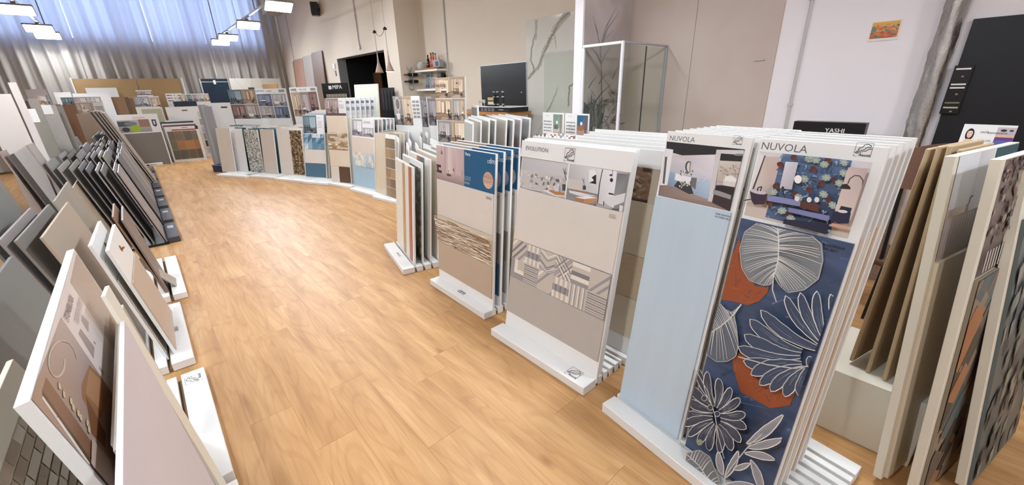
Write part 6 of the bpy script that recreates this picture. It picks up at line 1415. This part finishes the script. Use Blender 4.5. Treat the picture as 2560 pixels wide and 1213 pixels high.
# stone patchwork board
b = VB('white framed board of brown, olive and orange stone tiles', (409,318), (493,310), (440,407), 15.1, -8, zb=.0, group=gF, lean=.05, t=.03); w, L = b.w, b.L
cols = [[(120,108,92),(130,116,96),(112,100,88),(124,110,94)], [(118,112,86),(166,122,74),(172,126,80),(160,116,72)], [(100,92,78),(96,90,76),(104,90,76),(92,84,72)]]
hh = L*.80; nn = 3
for q in range(3):
    x = .04
    for c_, fw in enumerate((.22, .28, .28, .18)):
        ww = (w-.08)*fw; b.tile(x, .07+(2-q)*hh/3, x+ww-.004, .07+(3-q)*hh/3-.004, T(cols[q][c_], .12, 12), .008); x += ww+.002
a = b.art(0, 0, w, L); a.rect(w*.2, L*.885, w*.9, L*.92, (186,60,48)); a.rect(w*.5, L*.95, w*.68, L*.965, (110,80,60)); a.rect(w*.9, L*.9, w*.99, L, (30,34,48)); a.build('header_print', b.o, -.0005)
for i in range(1, 5): VB('dark red edged board %s in the stack behind the stone patchwork' % ORD[i-1], (409-3*i,318-4*i), (490-3*i,309-4*i), (440,405), 15.1+.07*i, -8, [G((110,60,70)), M_WHITE, M_DARK, M_WHITE][i-1], gF, zb=.0, lean=.05)
b = VB('large white board with a slot handle and a column of swatches', (412,268), (498,258), (430,330), 15.55, -6, zb=.0, group=gF); w, L = b.w, b.L
b.tile(w*.44, L-.12, w*.60, L-.09, mat('slot_brown', (110,80,66), .6), .003, 'slot_handle')
for q in range(6): b.tile(w*.86, L*.78-q*L*.14, w*.985, L*.78-q*L*.14+L*.12, T([(206,204,198),(170,166,162),(190,186,184),(160,160,154),(84,62,54),(200,196,190)][q]), .006, 'swatch')
VB('navy header board above the white slot handled board', (432,254), (490,252), (434,262), 15.7, -6, mat('navy_board', (34,40,62), .4), gF, zb=.0)
b = VB('white board with rows of dark red printed blocks', (412,234), (453,231), (420,258), 15.85, -4, zb=.0, group=gF); photos(b, [], extra=lambda a: [a.rect(.06+.22*(q % 4), .75-.28*(q//4), .06+.22*(q % 4)+[.2,.1,.06,.14][q % 4], .83-.28*(q//4), (130,40,44)) for q in range(10)])
b = VB('pale sheet with grey pictures left of the red block board', (332,242), (396,240), (345,270), 15.7, -4, zb=.0, group=gF); photos(b, [(0,.1,.6,1),(.62,.0,1,.9)], pal=5, seed=80)
b = VB('pink and grey magazine-like board below the kraft panel', (338,226), (378,224), (345,238), 15.9, -4, zb=.0, group=gF); photos(b, [(0,0,1,.8)], pal=4, seed=90)
b = VB('row of small photo boards left of the blue screen', (448,235), (520,232), (455,255), 15.8, -4, zb=.0, group=gF); photos(b, [(0,0,.2,.9),(.22,0,.4,.9),(.42,0,.6,.9),(.62,0,.8,.9),(.82,0,1,.9)], pal=2, seed=100)
b = VB('cream board with greenish tile below the grey picture sheet', (338,268), (400,264), (350,290), 15.4, -4, M_CREAM, gF, zb=.0); b.tile(b.w*.2, .1, b.w, b.L-.06, T((176,172,150)), .006)
for i, (x0, x1, y, c) in enumerate(((277,310,243,(136,104,76)),(311,320,243,(104,80,60)),(321,331,246,(120,92,68)))): VB('%s brown wooden board below the kraft panel' % ['wide', 'thin dark', 'narrow'][i], (x0,y), (x1,y), (x0+12,285), 15.5, -4, mat('brown_wood_%d' % i, c, .5, .1, 3, stretch=(6,1,.5)), gF, zb=.0)
VB('bright white sheet leaning on the left kraft panel', (212,220), (290,218), (215,233), 15.9, 0, M_WHITE, gF, zb=.0)
VB('wide white board above the orange brown boards', (180,234), (272,231), (183,243), 15.4, 0, M_WHITE, gF, zb=.0)
VB('white board top left of the wide white one', (133,231), (176,232), (135,243), 15.2, 0, M_WHITE, gF, zb=.0)
b = VB('dark wide photo board with blue and red scenes', (150,243), (250,241), (156,262), 14.8, 0, zb=.0, group=gF); photos(b, [(0,0,.3,.95),(.3,0,.62,.95),(.62,0,1,.95)], pal=3, seed=110)
b = VB('orange brown stone board with white strip on top', (154,262), (190,262), (165,330), 14.2, 0, G((136,98,72), .15), gF, zb=.0)
b = VB('pale sheet with beige photo above the edge-on boards', (186,256), (256,255), (200,285), 13.9, 0, zb=.0, group=gF); photos(b, [(0,0,.62,.96)], pal=2, seed=120, extra=lambda a: smallprint(a, a.org[0]+b.w*.66, b.L-.1, b.w*.3, 5, .015, .03))
b = VB('rusty board with two white labels behind the grey slabs', (110,262), (150,258), (125,320), 12.8, 0, G((136,96,70), .15), gF, zb=.0); b.tile(.1, b.L*.72, .22, b.L*.92, M_WHITE, .004, 'label'); b.tile(b.w*.6, b.L*.74, b.w*.8, b.L*.94, M_WHITE, .004, 'label')
VB('warm stone board right of the orange brown one', (190,285), (262,292), (205,380), 13.2, 0, G((160,140,122), .06), gF, zb=.0)
# tall pale slabs and headed boards near the left photo edge
gL = 'tall boards near the left photo edge'
VB('tallest pale slab near the left photo edge', (19,206), (41,208), (52,356), 6.9, 14, G((198,190,186), .02), gL, zb=.0, t=.03, lean=.06)
VB('broad pale slab filling the left photo edge', (-60,236), (27,236), (30,360), 6.8, 14, G((202,194,188), .02), gL, zb=.0, t=.03, lean=.06)
b = VB('grey board with white tab header, right of the tallest pale slab', (57,273), (101,268), (95,385), 7.8, 10, G((146,142,132), .12), gL, zb=.0, lean=.08); b.tile(0, b.L-.16, .1, b.L, M_WHITE, .006, 'tab')
b = VB('grey board with white tab, second right of the pale slab', (101,263), (137,258), (135,400), 8.4, 10, G((164,160,154), .10), gL, zb=.0, lean=.08); b.tile(0, b.L-.12, .09, b.L, M_WHITE, .006, 'tab')
VB('darker grey board third right of the pale slab', (137,265), (156,264), (150,400), 8.6, 10, G((128,124,116), .08), gL, zb=.0, lean=.08)
VB('pinkish board in front of the curtain at left', (62,224), (76,223), (66,246), 13.5, 5, G((190,180,176), .02), gL, zb=.0)
VB('wider pinkish board in front of the curtain at left', (76,223), (114,222), (80,246), 13.5, 5, G((194,184,180), .02), gL, zb=.0)
b = VB('small dark photo board between the pinkish boards and grey tabs', (92,239), (118,238), (98,262), 12.8, 5, gL and M_WHITE, gL, zb=.0); photos(b, [(0,0,.75,1),(.78,0,1,1)], pal=2, seed=130)
VB('pale board below the pinkish ones', (68,247), (94,246), (72,268), 12.6, 5, G((180,172,166), .02), gL, zb=.0)
b = VB('brown framed little board beside the tallest pale slab', (51,253), (68,253), (55,272), 12.2, 5, G((90,60,50)), gL, zb=.0)

# pale rack of long grey panels left of the curved row
b = VB('white board with brown slot handle left of the leftmost photo board', (508,258), (574,256), (520,330), 13.0, -30, zb=.0, group=gF); b.tile(b.w*.62, b.L-.13, b.w*.86, b.L-.09, mat('slot_brown', (110,80,66), .6), .003, 'slot_handle')
nb = empty('navy_box', (0, 0, 0), math.radians(-60), 'small navy blue box base at the left end of the curved row', 'box'); p = FL(534, 430); nb.location = (p.x, p.y, 0)
MB().cbox(0, 0, 0, .62, .45, .17, .006).build('box', mat('navy_lacquer', (30,44,84), .4), nb)
for i in range(3):
    a_ = FL(535+7*i, 411, .17); t_ = onplane(509+14*i, 262+2*i, a_, Vector((a_.x, a_.y, 0)).normalized())
    u, yy, zz, bk = axes(-20, 0); d = Vector((t_.x-a_.x, t_.y-a_.y, 0)).dot(bk)
    Board('panel_sample', '%s long grey panel standing edge-on over the navy box' % ['left', 'middle', 'right'][i], 'tile board', a_+Vector((0, .02, .003)), -20, .14, t_.z-a_.z, 0.03, .05, G([(150,152,156),(170,172,174),(150,150,152)][i], .03), 'long grey panels over the navy box')

# rounded wooden chair, only its back shows before the dark board
ch = empty('chair', (3.95, 0.12, 0), math.radians(200), 'chair with rounded brown back just left of the portrait leaflet', 'chair')
p = AX(2352, 352, 3.95); ch.location = (3.95, p.y, 0); zt = p.z
vs = []; fs = []; n = 14
for j in range(n+1):
    t = -1.1+2.2*j/n
    for rr_, hh in ((.22, zt-.30), (.22, zt-.05+.10*math.cos(t*1.2)-.04), (.245, zt-.05+.10*math.cos(t*1.2)-.04), (.245, zt-.30)): vs.append((rr_*math.cos(t), rr_*math.sin(t), hh))
for j in range(n):
    for k_ in range(4): a_ = j*4+k_; b_ = j*4+(k_+1) % 4; fs.append((a_, b_, b_+4, a_+4))
fs += [(0, 1, 2, 3), tuple(n*4+q for q in (3, 2, 1, 0))]
M_CH = mat('brown_upholstery', (104, 74, 58), .6, .1, 12)
newmesh('backrest', vs, fs, M_CH, ch)
MB().lathe([(.20, .44), (.22, .46), (.22, .49), (.19, .51)], (0, 0, 0), 20).build('seat', M_CH, ch, True)
for q in range(4): a_ = math.pi/4+q*math.pi/2; MB().cyl((.15*math.cos(a_), .15*math.sin(a_), .45), (.20*math.cos(a_), .20*math.sin(a_), 0), .014, .01).build('leg', M_BLACK, ch)
for q in (-.8, .8): MB().cyl((.2*math.cos(q), .2*math.sin(q), .47), (.232*math.cos(q), .232*math.sin(q), zt-.28), .012).build('back_strut', M_BLACK, ch)
